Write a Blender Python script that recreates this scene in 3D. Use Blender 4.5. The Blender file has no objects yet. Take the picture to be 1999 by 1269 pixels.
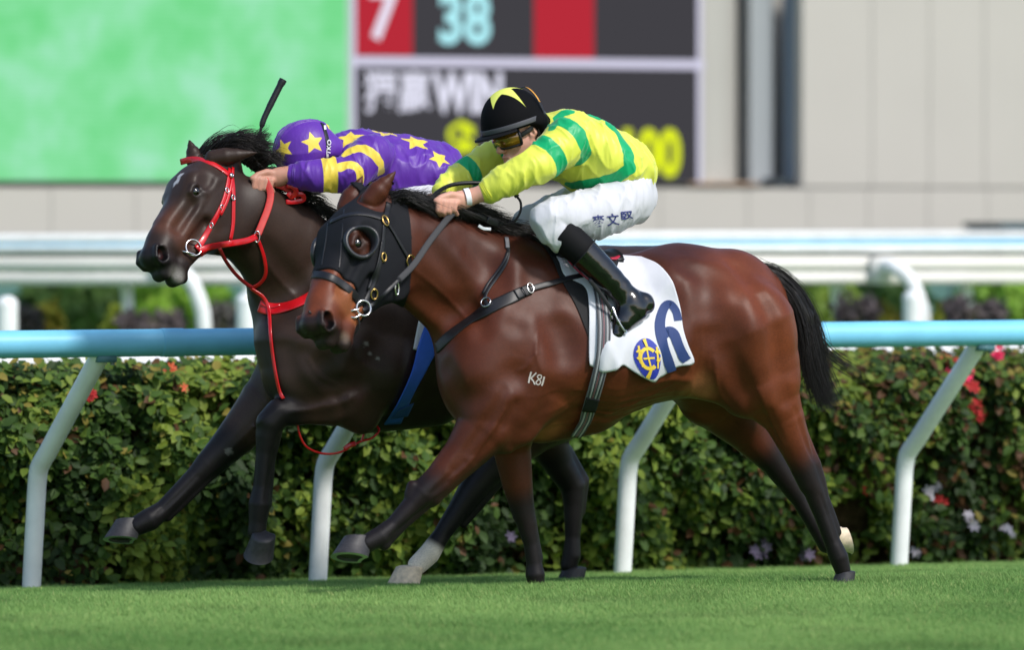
import bpy, bmesh, math, random
import numpy as np
from mathutils import Matrix, Vector

# ------------------------------------------------------------------ camera, sky, sun, exposure
SC = bpy.context.scene
COL = SC.collection
CAM_H = 1.518                # camera height above the turf the horses run on (m)
FPX = 9800.0                 # focal length in pixels of a 1999 px wide picture
CX, HOR = 999.5, 406.0       # picture centre column and horizon row in those pixels

cam_d = bpy.data.cameras.new("camera")
cam = bpy.data.objects.new("camera", cam_d); COL.objects.link(cam)
cam.location = (0, 0, CAM_H)
cam.rotation_euler = (math.pi / 2, 0, 0)
cam_d.sensor_width = 36.0
cam_d.lens = 36.0 * FPX / 1999.0
cam_d.shift_y = -(634.5 - HOR) / 1999.0
cam_d.clip_start = 1.0
cam_d.clip_end = 6000.0
cam_d.dof.use_dof = True
cam_d.dof.focus_distance = 20.35
cam_d.dof.aperture_fstop = cam_d.lens / 1000.0 / 0.112
SC.camera = cam

SUN_EL, SUN_AZ = math.radians(46), math.radians(136)   # azimuth measured from +Y (away from camera) clockwise; behind and to the right of the camera
world = bpy.data.worlds.new("World"); SC.world = world; world.use_nodes = True
wn = world.node_tree.nodes; wl = world.node_tree.links
wn.clear()
sky = wn.new("ShaderNodeTexSky"); sky.sky_type = 'NISHITA'; sky.sun_disc = False
sky.sun_elevation = SUN_EL; sky.sun_rotation = SUN_AZ
sky.air_density = 1.0; sky.dust_density = 1.5; sky.ozone_density = 1.0
bg = wn.new("ShaderNodeBackground"); bg.inputs["Strength"].default_value = 0.135
wo = wn.new("ShaderNodeOutputWorld")
wl.new(sky.outputs[0], bg.inputs[0]); wl.new(bg.outputs[0], wo.inputs[0])

sun_d = bpy.data.lights.new("sun", 'SUN'); sun_d.energy = 2.2; sun_d.angle = math.radians(6.0)
sun_d.color = (1.0, 0.965, 0.91)
sun = bpy.data.objects.new("sun", sun_d); COL.objects.link(sun)
_sd = Vector((math.sin(SUN_AZ) * math.cos(SUN_EL), math.cos(SUN_AZ) * math.cos(SUN_EL), math.sin(SUN_EL)))
sun.rotation_euler = _sd.to_track_quat('Z', 'Y').to_euler()
SC.view_settings.view_transform = 'Standard'
SC.view_settings.look = 'None'
SC.view_settings.gamma = 1.0
SC.view_settings.use_curve_mapping = False
SC.view_settings.exposure = 0.45
SC.render.film_transparent = False
SC.cycles.max_bounces = 6
SC.cycles.use_denoising = True
# ------------------------------------------------------------------ helpers
rng = np.random.default_rng(7)
CAMP = np.array([0.0, 0.0, CAM_H])

def srgb(*c):
    """8-bit sRGB -> linear rgba"""
    o = []
    for v in c[:3]:
        v = v / 255.0
        o.append(v / 12.92 if v <= 0.04045 else ((v + 0.055) / 1.055) ** 2.4)
    return (o[0], o[1], o[2], 1.0)

def P3(px, py, d):
    """the point that lies d metres in front of the camera plane on the sight line through a pixel"""
    return np.array([(px - CX) / FPX * d, d, CAM_H - (py - HOR) / FPX * d])

class Frame:
    """upright local frame: u to the rear of a thing (right in the picture), v away from the camera, z up (w = -v)"""
    def __init__(s, x, y, z, theta):
        s.o = np.array([x, y, z], float); s.th = theta
        s.e1 = np.array([math.cos(theta), math.sin(theta), 0.0])
        s.e2 = np.array([-math.sin(theta), math.cos(theta), 0.0])
        s.e3 = np.array([0, 0, 1.0])
        s.R = np.stack([s.e1, s.e2, s.e3], 1)
        s.mat = Matrix([list(s.R[0]) + [x], list(s.R[1]) + [y], list(s.R[2]) + [z], [0, 0, 0, 1]])
        s.cam = s.R.T @ (CAMP - s.o)
    def ray(s, px, py):
        px = np.asarray(px, float); py = np.asarray(py, float)
        r = np.stack([(px - CX) / FPX, np.ones_like(px), -(py - HOR) / FPX], -1)
        return r @ s.R
    def loc(s, px, py, w):
        r = s.ray(px, py); w = np.asarray(w, float)
        t = (-w - s.cam[1]) / r[..., 1]
        return s.cam + r * t[..., None]
    def m(s, w=0.0):
        """metres per pixel at lateral offset w (about the frame's middle)"""
        p = s.loc(1000, 700, w); return abs((s.R @ p + s.o)[1]) / FPX
    def world(s, p):
        return np.asarray(p) @ s.R.T + s.o

# --- signed distance fields on a grid, meshed by surface nets
def smoothstep(a, b, x):
    t = np.clip((x - a) / (b - a), 0, 1); return t * t * (3 - 2 * t)

class Field:
    def __init__(s, lo, hi, h):
        s.lo = np.array(lo, float); s.h = h
        s.n = np.ceil((np.array(hi) - s.lo) / h).astype(int) + 1
        s.F = np.full(tuple(s.n), 0.25, np.float32)
    def box(s, lo, hi):
        a = np.clip(np.floor((np.asarray(lo) - s.lo) / s.h).astype(int), 0, s.n)
        b = np.clip(np.ceil((np.asarray(hi) - s.lo) / s.h).astype(int) + 1, 0, s.n)
        return a, b
    def coords(s, a, b):
        ax = [(s.lo[i] + s.h * np.arange(a[i], b[i])).astype(np.float32) for i in range(3)]
        return ax[0][:, None, None], ax[1][None, :, None], ax[2][None, None, :]
    def _mix(s, sl, d, k, mode):
        f = s.F[sl]
        if mode == 'add':
            if k > 0:
                hh = np.maximum(k - np.abs(f - d), 0) / k
                s.F[sl] = np.minimum(f, d) - hh * hh * k * 0.25
            else: s.F[sl] = np.minimum(f, d)
        elif mode == 'cut':
            d = -d
            if k > 0:
                hh = np.maximum(k - np.abs(f - d), 0) / k
                s.F[sl] = np.maximum(f, d) + hh * hh * k * 0.25
            else: s.F[sl] = np.maximum(f, d)
    def capsule(s, a, b, ra, rb, k=0.03, sq=1.0, mode='add'):
        """tapered capsule between two local points; sq > 1 thins it sideways"""
        a = np.array(a, float); b = np.array(b, float)
        m = max(ra, rb); e = k + 0.02
        lo = np.minimum(a, b) - m - e; hi = np.maximum(a, b) + m + e
        if sq != 1.0:
            lo[1] = min(a[1], b[1]) - m / sq - e; hi[1] = max(a[1], b[1]) + m / sq + e
        i, j = s.box(lo, hi)
        if np.any(j <= i): return
        X, Y, Z = s.coords(i, j)
        ab = (b - a) * np.array([1, sq, 1]); L2 = max(float(ab @ ab), 1e-12)
        x = X - np.float32(a[0]); y = (Y - np.float32(a[1])) * np.float32(sq); z = Z - np.float32(a[2])
        t = np.clip((x * np.float32(ab[0]) + y * np.float32(ab[1]) + z * np.float32(ab[2])) / np.float32(L2), 0, 1)
        d = np.sqrt((x - t * np.float32(ab[0])) ** 2 + (y - t * np.float32(ab[1])) ** 2 + (z - t * np.float32(ab[2])) ** 2) - (np.float32(ra) + t * np.float32(rb - ra))
        s._mix((slice(i[0], j[0]), slice(i[1], j[1]), slice(i[2], j[2])), d.astype(np.float32), k, mode)
    def chain(s, pts, k=0.03, sq=1.0, mode='add'):
        """tapered capsules end to end, joined without a bulge at the joints"""
        if len(pts) == 1: pts = [pts[0], pts[0]]
        P = np.array([p for p, r in pts], float); r = np.array([r for p, r in pts], float); m = r.max(); e = k + 0.02
        mv = np.array([m, m / min(sq, 1.0) if sq < 1 else m / sq, m])
        i, j = s.box(P.min(0) - mv - e, P.max(0) + mv + e)
        if np.any(j <= i): return
        X, Y, Z = s.coords(i, j); D = None; f4 = np.float32
        for a, b, ra, rb in zip(P[:-1], P[1:], r[:-1], r[1:]):
            ab = (b - a) * np.array([1, sq, 1]); L2 = max(float(ab @ ab), 1e-12)
            x = X - f4(a[0]); y = (Y - f4(a[1])) * f4(sq); z = Z - f4(a[2])
            t = np.clip((x * f4(ab[0]) + y * f4(ab[1]) + z * f4(ab[2])) / f4(L2), 0, 1)
            d = np.sqrt((x - t * f4(ab[0])) ** 2 + (y - t * f4(ab[1])) ** 2 + (z - t * f4(ab[2])) ** 2) - (f4(ra) + t * f4(rb - ra))
            D = d if D is None else np.minimum(D, d)
        s._mix((slice(i[0], j[0]), slice(i[1], j[1]), slice(i[2], j[2])), D.astype(f4), k, mode)
    def ellipsoid(s, c, rad, R=None, k=0.03, mode='add'):
        """R: 3x3 whose columns are the ellipsoid's axes"""
        c = np.array(c, float); rad = np.array(rad, float); R = np.eye(3) if R is None else np.asarray(R, float)
        ext = np.sqrt(((R * rad) ** 2).sum(1)) + k + 0.02
        i, j = s.box(c - ext, c + ext)
        if np.any(j <= i): return
        X, Y, Z = s.coords(i, j)
        x = X - c[0]; y = Y - c[1]; z = Z - c[2]
        k0 = 0; k1 = 0
        for q in range(3):
            v = x * R[0, q] + y * R[1, q] + z * R[2, q]
            k0 = k0 + (v / rad[q]) ** 2; k1 = k1 + (v / rad[q] ** 2) ** 2
        k0 = np.sqrt(k0); k1 = np.sqrt(k1) + 1e-9
        d = k0 * (k0 - 1.0) / k1
        s._mix((slice(i[0], j[0]), slice(i[1], j[1]), slice(i[2], j[2])), d.astype(np.float32), k, mode)
    def sample(s, p):
        q = (np.asarray(p, float) - s.lo) / s.h
        i = np.clip(np.floor(q).astype(int), 0, s.n - 2); f = np.clip(q - i, 0, 1)
        F = s.F; o = 0
        for dx in (0, 1):
            for dy in (0, 1):
                for dz in (0, 1):
                    wgt = (f[..., 0] if dx else 1 - f[..., 0]) * (f[..., 1] if dy else 1 - f[..., 1]) * (f[..., 2] if dz else 1 - f[..., 2])
                    o = o + wgt * F[i[..., 0] + dx, i[..., 1] + dy, i[..., 2] + dz]
        return o
    def grad(s, p, e=None):
        e = e or s.h * 1.5; g = []
        for a in range(3):
            v = np.zeros(3); v[a] = e
            g.append(s.sample(p + v) - s.sample(p - v))
        g = np.stack(g, -1); return g / (np.linalg.norm(g, axis=-1, keepdims=True) + 1e-9)
    def blur(s, lo, hi, it=2):
        i, j = s.box(lo, hi); sl = (slice(i[0], j[0]), slice(i[1], j[1]), slice(i[2], j[2]))
        A = s.F[sl].copy()
        for _ in range(it):
            for ax in range(3):
                B = np.roll(A, 1, ax); Cc = np.roll(A, -1, ax)
                A = (B + 2 * A + Cc) * np.float32(.25)
        c = [slice(2 * it, -2 * it)] * 3
        s.F[sl][tuple(c)] = A[tuple(c)]
    def hit(s, fr, px, py, lift=0.0, wmin=-0.7, wmax=0.7, steps=420, need=True):
        """where the sight lines through pixels first meet the surface (local points, optionally lifted along the normal)"""
        px = np.asarray(px, float); py = np.asarray(py, float)
        W = np.linspace(wmax, wmin, steps)
        pts = fr.loc(px[..., None], py[..., None], W + np.zeros(px.shape + (steps,)))
        v = s.sample(pts); ins = v < lift * 0
        idx = ins.argmax(-1); ok = ins.any(-1)
        near = np.where(ok, idx, v.argmin(-1))
        p1 = np.take_along_axis(pts, near[..., None, None].repeat(3, -1), -2)[..., 0, :]
        p0 = np.take_along_axis(pts, np.maximum(near - 1, 0)[..., None, None].repeat(3, -1), -2)[..., 0, :]
        v1 = np.take_along_axis(v, near[..., None], -1)[..., 0]; v0 = np.take_along_axis(v, np.maximum(near - 1, 0)[..., None], -1)[..., 0]
        t = np.where(ok, np.clip(v0 / (v0 - v1 + 1e-9), 0, 1), 1.0)
        p = p0 + (p1 - p0) * t[..., None]
        n = s.grad(p)
        return p + n * lift, n, ok
    def mesh(s):
        """surface nets: verts, quads"""
        F = s.F; ins = F < 0
        c = np.zeros(tuple(s.n - 1), np.int8)
        for dx in (0, 1):
            for dy in (0, 1):
                for dz in (0, 1):
                    c += ins[dx:s.n[0] - 1 + dx, dy:s.n[1] - 1 + dy, dz:s.n[2] - 1 + dz]
        act = (c > 0) & (c < 8)
        I = np.argwhere(act); N = len(I)
        vals = np.empty((N, 8), np.float32); off = np.array([[dx, dy, dz] for dx in (0, 1) for dy in (0, 1) for dz in (0, 1)])
        for q, o in enumerate(off): vals[:, q] = F[I[:, 0] + o[0], I[:, 1] + o[1], I[:, 2] + o[2]]
        acc = np.zeros((N, 3)); cnt = np.zeros(N)
        for a in range(8):
            for ax in range(3):
                bit = [4, 2, 1][ax]
                if a & bit: continue
                b = a | bit
                va, vb = vals[:, a], vals[:, b]; cr = (va < 0) != (vb < 0)
                t = np.where(cr, va / np.where(cr, va - vb, 1), 0)
                acc += np.where(cr[:, None], off[a] + (off[b] - off[a]) * t[:, None], 0); cnt += cr
        V = s.lo + (I + acc / cnt[:, None]) * s.h
        dims = s.n - 1
        flat = (I[:, 0] * dims[1] + I[:, 1]) * dims[2] + I[:, 2]
        def look(J): return np.searchsorted(flat, (J[:, 0] * dims[1] + J[:, 1]) * dims[2] + J[:, 2])
        Q = []
        for ax in range(3):
            sl0 = [slice(1, -1)] * 3; sl1 = [slice(1, -1)] * 3
            sl0[ax] = slice(0, -1); sl1[ax] = slice(1, None)
            A = ins[tuple(sl0)]; B = ins[tuple(sl1)]
            E = np.argwhere(A != B)
            if not len(E): continue
            sgn = A[E[:, 0], E[:, 1], E[:, 2]]
            add = np.array([1, 1, 1]); add[ax] = 0; E = E + add
            u, v = [(1, 2), (2, 0), (0, 1)][ax]
            du = np.zeros(3, int); du[u] = 1; dv = np.zeros(3, int); dv[v] = 1
            ok = np.all(E < dims, 1); E = E[ok]; sgn = sgn[ok]
            q = np.stack([look(E - du - dv), look(E - dv), look(E), look(E - du)], 1)
            q[~sgn] = q[~sgn][:, ::-1]
            Q.append(q)
        return V, np.concatenate(Q)

# --- mesh building
def new_mesh(name, V, Fc, mats=(), smooth=True):
    me = bpy.data.meshes.new(name)
    V = np.asarray(V, float)
    if isinstance(Fc, np.ndarray):
        nf, k = Fc.shape
        me.vertices.add(len(V)); me.vertices.foreach_set("co", V.astype(np.float32).ravel())
        me.loops.add(nf * k); me.loops.foreach_set("vertex_index", Fc.astype(np.int32).ravel())
        me.polygons.add(nf); me.polygons.foreach_set("loop_start", np.arange(0, nf * k, k, dtype=np.int32))
        me.polygons.foreach_set("loop_total", np.full(nf, k, np.int32))
        me.update(calc_edges=True)
    else:
        me.from_pydata([tuple(v) for v in V], [], Fc); me.update()
    if smooth and len(me.polygons): me.polygons.foreach_set("use_smooth", np.ones(len(me.polygons), bool))
    for m in (mats if isinstance(mats, (list, tuple)) else [mats]): me.materials.append(m)
    return me

def link(name, me, parent=None, mat=None):
    o = bpy.data.objects.new(name, me); COL.objects.link(o)
    if parent is not None: o.parent = parent
    elif mat is not None: o.matrix_world = mat
    return o

def tag(o, label=None, cat=None, group=None, kind=None):
    if label: o["label"] = label
    if cat: o["category"] = cat
    if group: o["group"] = group
    if kind: o["kind"] = kind
    return o

def empty(name, mat=None, **kw):
    o = bpy.data.objects.new(name, None); COL.objects.link(o)
    if mat is not None: o.matrix_world = mat
    return tag(o, **kw)

def fattr(me, name, arr):
    a = me.attributes.new(name, 'FLOAT', 'POINT'); a.data.foreach_set("value", np.asarray(arr, np.float32))
def cattr(me, name, rgb):
    a = me.color_attributes.new(name, 'FLOAT_COLOR', 'POINT')
    r = np.ones((len(rgb), 4), np.float32); r[:, :3] = rgb; a.data.foreach_set("color", r.ravel())

class MB:
    """collects boxes, tubes and loose polygons into one mesh"""
    def __init__(s): s.V = []; s.F = []; s.mi = []
    def add(s, V, F, mi=0):
        b = len(s.V); s.V += [tuple(map(float, v)) for v in V]
        s.F += [tuple(int(i) + b for i in f) for f in F]; s.mi += [mi] * len(F); return s
    def box(s, lo, hi, mi=0, R=None, o=None):
        v = np.array([[x, y, z] for x in (lo[0], hi[0]) for y in (lo[1], hi[1]) for z in (lo[2], hi[2])], float)
        if R is not None: v = v @ np.asarray(R).T
        if o is not None: v = v + np.asarray(o)
        return s.add(v, [(0, 1, 3, 2), (4, 6, 7, 5), (0, 4, 5, 1), (2, 3, 7, 6), (0, 2, 6, 4), (1, 5, 7, 3)], mi)
    def tube(s, pts, r, n=10, mi=0, cap=True, closed=False):
        pts = np.asarray(pts, float); m = len(pts); r = np.broadcast_to(np.asarray(r, float), (m,))
        if closed: T = np.roll(pts, -1, 0) - np.roll(pts, 1, 0)
        else: T = np.gradient(pts, axis=0)
        T /= np.linalg.norm(T, axis=1, keepdims=True) + 1e-12
        ref = np.array([0, 0, 1.0]) if abs(T[0][2]) < .9 else np.array([1.0, 0, 0])
        N = np.cross(T[0], ref); N /= np.linalg.norm(N); V = []
        for i in range(m):
            N = N - T[i] * (N @ T[i]); N /= np.linalg.norm(N) + 1e-12
            B = np.cross(T[i], N)
            for a in range(n):
                c = 2 * math.pi * a / n; V.append(pts[i] + r[i] * (math.cos(c) * N + math.sin(c) * B))
        F = []
        for i in range(m if closed else m - 1):
            j = (i + 1) % m
            for a in range(n):
                b = (a + 1) % n; F.append((i * n + a, i * n + b, j * n + b, j * n + a))
        if cap and not closed:
            b = len(V); V = V + V[:n] + V[(m - 1) * n:m * n]            # caps get corners of their own
            F.append(tuple(range(b, b + n))[::-1]); F.append(tuple(range(b + n, b + 2 * n)))
        return s.add(V, F, mi)
    def ribbon(s, pts, nrm, width, thick, mi=0, closed=False):
        """a strap: polyline pts with outward normals nrm, flat on the surface"""
        pts = np.asarray(pts, float); nrm = np.asarray(nrm, float); m = len(pts)
        T = (np.roll(pts, -1, 0) - np.roll(pts, 1, 0)) if closed else np.gradient(pts, axis=0)
        T /= np.linalg.norm(T, axis=1, keepdims=True) + 1e-12
        B = np.cross(T, nrm); B /= np.linalg.norm(B, axis=1, keepdims=True) + 1e-12
        nn = np.cross(B, T); w = np.broadcast_to(np.asarray(width, float), (m,))[:, None] / 2
        prof = [(-1, 0), (-1, .75), (-.75, 1), (.75, 1), (1, .75), (1, 0)]
        V = []; k = len(prof)
        for i in range(m):
            for (a, b) in prof: V.append(pts[i] + B[i] * w[i] * a + nn[i] * thick * b)
        F = []
        for i in range(m if closed else m - 1):
            j = (i + 1) % m
            for a in range(k):
                b = (a + 1) % k; F.append((i * k + a, j * k + a, j * k + b, i * k + b))
        if not closed: F.append(tuple(range(k))); F.append(tuple((m - 1) * k + a for a in range(k))[::-1])
        return s.add(V, F, mi)
    def build(s, name, mats, parent=None, mat=None, smooth=True):
        me = new_mesh(name, s.V, s.F, mats, smooth)
        if any(s.mi): me.polygons.foreach_set("material_index", s.mi)
        return link(name, me, parent, mat)

def auto_smooth(o, deg=40):
    """keep hard edges above an angle"""
    bm = bmesh.new(); bm.from_mesh(o.data)
    lim = math.radians(deg)
    for e in bm.edges:
        if len(e.link_faces) == 2: e.smooth = e.calc_face_angle(0) < lim
    bm.to_mesh(o.data); bm.free(); return o

def spline(pts, n=24):
    """Catmull-Rom through points (any dimension)"""
    P = np.asarray(pts, float); 
    if len(P) < 3:
        t = np.linspace(0, 1, n)[:, None]; return P[0] * (1 - t) + P[-1] * t
    P = np.vstack([2 * P[0] - P[1], P, 2 * P[-1] - P[-2]]); m = len(P) - 3
    out = []
    for t in np.linspace(0, m, n):
        i = min(int(t), m - 1); f = t - i; a, b, c, d = P[i:i + 4]
        out.append(.5 * (2 * b + (c - a) * f + (2 * a - 5 * b + 4 * c - d) * f ** 2 + (3 * b - a - 3 * c + d) * f ** 3))
    return np.array(out)

def strands(name, curves, r0, mat, parent=None, r1=0.15):
    """many hairs: curves is a list of (n,3) arrays of equal n; three-sided tapering tubes in one mesh"""
    C = np.asarray(curves, float); S, n, _ = C.shape
    T = np.gradient(C, axis=1); T /= np.linalg.norm(T, axis=2, keepdims=True) + 1e-9
    ref = rng.normal(size=(S, 1, 3)); N = np.cross(T, ref + 0 * T); N /= np.linalg.norm(N, axis=2, keepdims=True) + 1e-9
    B = np.cross(T, N)
    rad = (np.broadcast_to(np.asarray(r0, float), (S,))[:, None] * (1 - (1 - r1) * np.linspace(0, 1, n)[None, :] ** 1.5))[..., None]
    ring = np.stack([C + rad * (math.cos(a) * N + math.sin(a) * B) for a in (0, 2.0944, 4.18879)], 2)
    V = ring.reshape(-1, 3)
    base = (np.arange(S)[:, None, None] * n + np.arange(n - 1)[None, :, None]) * 3
    a = np.arange(3)[None, None, :]; b = (a + 1) % 3
    Q = np.stack([base + a, base + b, base + 3 + b, base + 3 + a], -1).reshape(-1, 4)
    return link(name, new_mesh(name, V, Q, mat), parent)

# --- materials
def mat(name, color=(.5, .5, .5, 1), rough=.6, spec=.5, metal=0.0, noise=None, bump=None, attr=None, sheen=0, coat=0, emit=None, emit_s=0, trans=0, coatr=.1):
    """principled material; noise=(scale, amount) varies value, bump=(scale, strength, distance), attr = colour attribute name"""
    m = bpy.data.materials.new(name); m.use_nodes = True
    nt = m.node_tree; N = nt.nodes; L = nt.links; b = N["Principled BSDF"]
    b.inputs["Base Color"].default_value = color if len(color) == 4 else (*color, 1)
    b.inputs["Roughness"].default_value = rough; b.inputs["Metallic"].default_value = metal
    b.inputs["Specular IOR Level"].default_value = spec
    b.inputs["Coat Weight"].default_value = coat; b.inputs["Coat Roughness"].default_value = coatr
    if sheen: b.inputs["Sheen Weight"].default_value = sheen; b.inputs["Sheen Roughness"].default_value = .4
    if trans: b.inputs["Transmission Weight"].default_value = trans
    if emit is not None: b.inputs["Emission Color"].default_value = emit; b.inputs["Emission Strength"].default_value = emit_s
    src = None
    if attr:
        a = N.new("ShaderNodeAttribute"); a.attribute_name = attr; src = a.outputs["Color"]
    tc = N.new("ShaderNodeTexCoord")
    if noise:
        nz = N.new("ShaderNodeTexNoise"); nz.inputs["Scale"].default_value = noise[0]; nz.inputs["Detail"].default_value = 6
        L.new(tc.outputs["Object"], nz.inputs["Vector"])
        hs = N.new("ShaderNodeHueSaturation")
        mr = N.new("ShaderNodeMapRange"); mr.inputs[1].default_value = .25; mr.inputs[2].default_value = .75
        mr.inputs[3].default_value = 1 - noise[1]; mr.inputs[4].default_value = 1 + noise[1]
        L.new(nz.outputs["Fac"], mr.inputs[0]); L.new(mr.outputs[0], hs.inputs["Value"])
        if src: L.new(src, hs.inputs["Color"])
        else: hs.inputs["Color"].default_value = b.inputs["Base Color"].default_value
        src = hs.outputs["Color"]
    if src: L.new(src, b.inputs["Base Color"])
    if bump:
        nb = N.new("ShaderNodeTexNoise"); nb.inputs["Scale"].default_value = bump[0]; nb.inputs["Detail"].default_value = 4
        mp = N.new("ShaderNodeMapping"); mp.inputs["Scale"].default_value = bump[3] if len(bump) > 3 else (1, 1, 1)
        L.new(tc.outputs["Object"], mp.inputs["Vector"]); L.new(mp.outputs[0], nb.inputs["Vector"])
        bp = N.new("ShaderNodeBump"); bp.inputs["Strength"].default_value = bump[1]; bp.inputs["Distance"].default_value = bump[2]
        L.new(nb.outputs["Fac"], bp.inputs["Height"]); L.new(bp.outputs[0], b.inputs["Normal"])
    return m
def vnoise(P, scale, seed=0):
    """cheap smooth pseudo-noise in -1..1"""
    r = np.random.default_rng(seed); o = 0
    for i in range(6):
        d = r.normal(size=3); d /= np.linalg.norm(d); o = o + np.sin(P @ d * scale * (1 + .35 * i) + r.uniform(0, 6.28))
    return o / 3.2

# ------------------------------------------------------------------ frames of the two horses and the running rail
FN = Frame(0, 20.0, 0.0, math.radians(18))        # near horse, runs to the left and a little towards the camera
FO = Frame(0, 21.1, -0.055, math.radians(18))     # the other horse
FR = Frame(0, 22.6, -0.145, math.radians(24))     # running rail and hedge

# ------------------------------------------------------------------ ground: one turf sheet that falls gently to the rail and runs on to the horizon
def ground_z(x, y):
    q = -math.sin(FN.th) * x + math.cos(FN.th) * (y - 20.0)      # distance beyond the near horse's line
    return -0.062 * np.clip(q, 0, 3.2)
def grid_xy(xs, ys):
    X, Y = np.meshgrid(xs, ys); return X.ravel(), Y.ravel()
M_turf = mat("turf_base", srgb(82, 124, 58), rough=.95, spec=.1, noise=(1.3, .25))
def make_ground():
    xs = np.concatenate([[-3000, -600, -120, -30, -10], np.linspace(-5, 5, 41), [10, 30, 120, 600, 3000]])
    ys = np.concatenate([[-200, -20, 5, 12], np.linspace(15, 28, 53), [32, 45, 80, 200, 800, 5000]])
    X, Y = grid_xy(xs, ys); n = len(xs); m = len(ys)
    F = np.array([[j * n + i, j * n + i + 1, (j + 1) * n + i + 1, (j + 1) * n + i] for j in range(m - 1) for i in range(n - 1)])
    tag(link("ground", new_mesh("ground", np.stack([X, Y, ground_z(X, Y)], 1), F, M_turf)), label="green turf of the racecourse", kind="structure")
make_ground()

def leafy(name, attr, rough=.5, spec=.3, transl=.35):
    """thin leaf: reflects and lets some light through"""
    m = mat(name, attr=attr, rough=rough, spec=spec)
    nt = m.node_tree; N = nt.nodes; L = nt.links; b = N["Principled BSDF"]; out = N["Material Output"]
    at = [n for n in N if n.type == 'ATTRIBUTE'][0]
    t = N.new("ShaderNodeBsdfTranslucent"); mx = N.new("ShaderNodeMixShader"); mx.inputs[0].default_value = transl
    L.new(at.outputs["Color"], t.inputs[0]); L.new(b.outputs[0], mx.inputs[1]); L.new(t.outputs[0], mx.inputs[2]); L.new(mx.outputs[0], out.inputs[0])
    return m

def make_grass():
    """short mown turf: single blades, in one object"""
    N = 720000
    y = 16.9 + (rng.random(N) ** 1.12) * 7.0; x = (rng.random(N) - .5) * .235 * y
    keep = (-math.sin(FR.th) * x + math.cos(FR.th) * (y - 22.6)) < .9
    x, y = x[keep], y[keep]; N = len(x); z = ground_z(x, y)
    P = np.stack([x, y, z], 1)
    patch = vnoise(P * [1, 1, 0], 1.9, 11) * .5 + .5; fine = vnoise(P * [1, 1, 0], 11, 12) * .5 + .5
    hgt = (.014 + .014 * rng.random(N) ** 2) * (.75 + .5 * fine)
    a = rng.random(N) * 6.283; wd = .0018 + .0014 * rng.random(N)
    ln = rng.normal(0, .6, (N, 2)) * hgt[:, None] + np.array([-.006, 0])
    B = P - [0, 0, .004]; S = np.stack([np.cos(a) * wd, np.sin(a) * wd, np.zeros(N)], 1)
    tip = P + np.stack([ln[:, 0], ln[:, 1], hgt], 1)
    V = np.stack([B - S, B + S, tip], 1).reshape(-1, 3)
    T = np.arange(N * 3).reshape(-1, 3)
    g = np.array(srgb(156, 190, 112)[:3]); d = np.array(srgb(112, 154, 82)[:3]); yl = np.array(srgb(196, 206, 134)[:3])
    r = rng.random(N)[:, None]
    c = d + (g - d) * np.clip(.05 + .9 * patch[:, None] + .6 * (r - .5), 0, 1)
    worn = smoothstep(.35, .8, vnoise(P * [1, 1, 0], 5.5, 13))[:, None]; c = c * (1 - .14 * worn)
    c = np.where(rng.random(N)[:, None] < .05, yl, c)
    me = new_mesh("turf_grass", V, T, leafy("grass_blade", "tint", .6, .2, .4), smooth=False)
    cattr(me, "tint", np.repeat(c, 3, 0))
    tag(link("turf_grass", me), label="short mown green turf grass under the horses", kind="stuff")
make_grass()

# ------------------------------------------------------------------ running rail: blue top tube on bent white posts
M_white = mat("white_paint", srgb(236, 238, 238), rough=.5, spec=.35, noise=(7, .10), bump=(30, .12, .003))
M_offwhite = mat("aged_white", srgb(236, 233, 226), rough=.6, noise=(3, .06))
M_blue = mat("blue_rail_sleeve", srgb(126, 204, 238), rough=.45, spec=.45, noise=(6, .10), bump=(20, .12, .004))
M_clamp = mat("clamp_teal", srgb(92, 132, 144), rough=.5)
M_grey = mat("grey_metal", srgb(120, 130, 138), rough=.5, metal=.3)
def running_rail():
    fr = FR
    top = fr.loc(58, 672, .55)[2]; W = .55                              # the rail overhangs towards the track
    r = .0585
    root = empty("running_rail", fr.mat, label="blue topped running rail with bent white posts along the hedge", cat="rail")
    a, b = fr.loc(-900, 660, W), fr.loc(2900, 660, W)
    joints = sorted([fr.loc(px, 660, W)[0] for px in (335, 1480)] + [a[0], b[0], a[0] + 1.2, b[0] - 1.5])
    for x0, x1 in zip(joints[:-1], joints[1:]):
        MB().tube([(x0 + .002, -W, top), (x1 - .002, -W, top)], r, 24).build("rail_tube", M_blue, root)
        MB().tube([(x1 - .05, -W, top), (x1 + .05, -W, top)], r + .0025, 24).build("sleeve_joint", M_blue, root)
    foot = [(-520, 1182), (58, 1160), (617, 1140), (1212, 1120), (1752, 1100), (2290, 1080)]
    for px, py in foot:
        x = fr.loc(px, py, 0)[0]; g = float(ground_z(*fr.world([x, 0, 0])[:2])) - fr.o[2]
        lean = .115
        
        lo = [np.array([x + .026 * t, -.02 * t, g - .12 + t * .58]) for t in np.linspace(0, 1, 6)]
        e = np.array([x + lean * 1.25, -W + .01, top - r * .5]); b0 = np.array([x + .045, -.10, g + .60])
        hi = [b0 + (e - b0) * t for t in np.linspace(0, 1, 6)]
        s = np.vstack([lo, spline([lo[-1], lo[-1] * .5 + b0 * .5 + [-.006, .018, .006], b0], 7)[1:-1], hi])
        MB().tube(s, .041, 16).build("post", M_white, root)
        MB().box((s[-1][0] - .032, -W - .026, top - r - .022), (s[-1][0] + .050, -W + .030, top - r + .012)).build("clamp", M_clamp, root)
        MB().tube([(s[-1][0] + .04, -W, top - r - .022), (s[-1][0] + .04, -W, top - r - .034)], .010, 8).build("bolt", M_grey, root)
    return root
running_rail()
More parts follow.
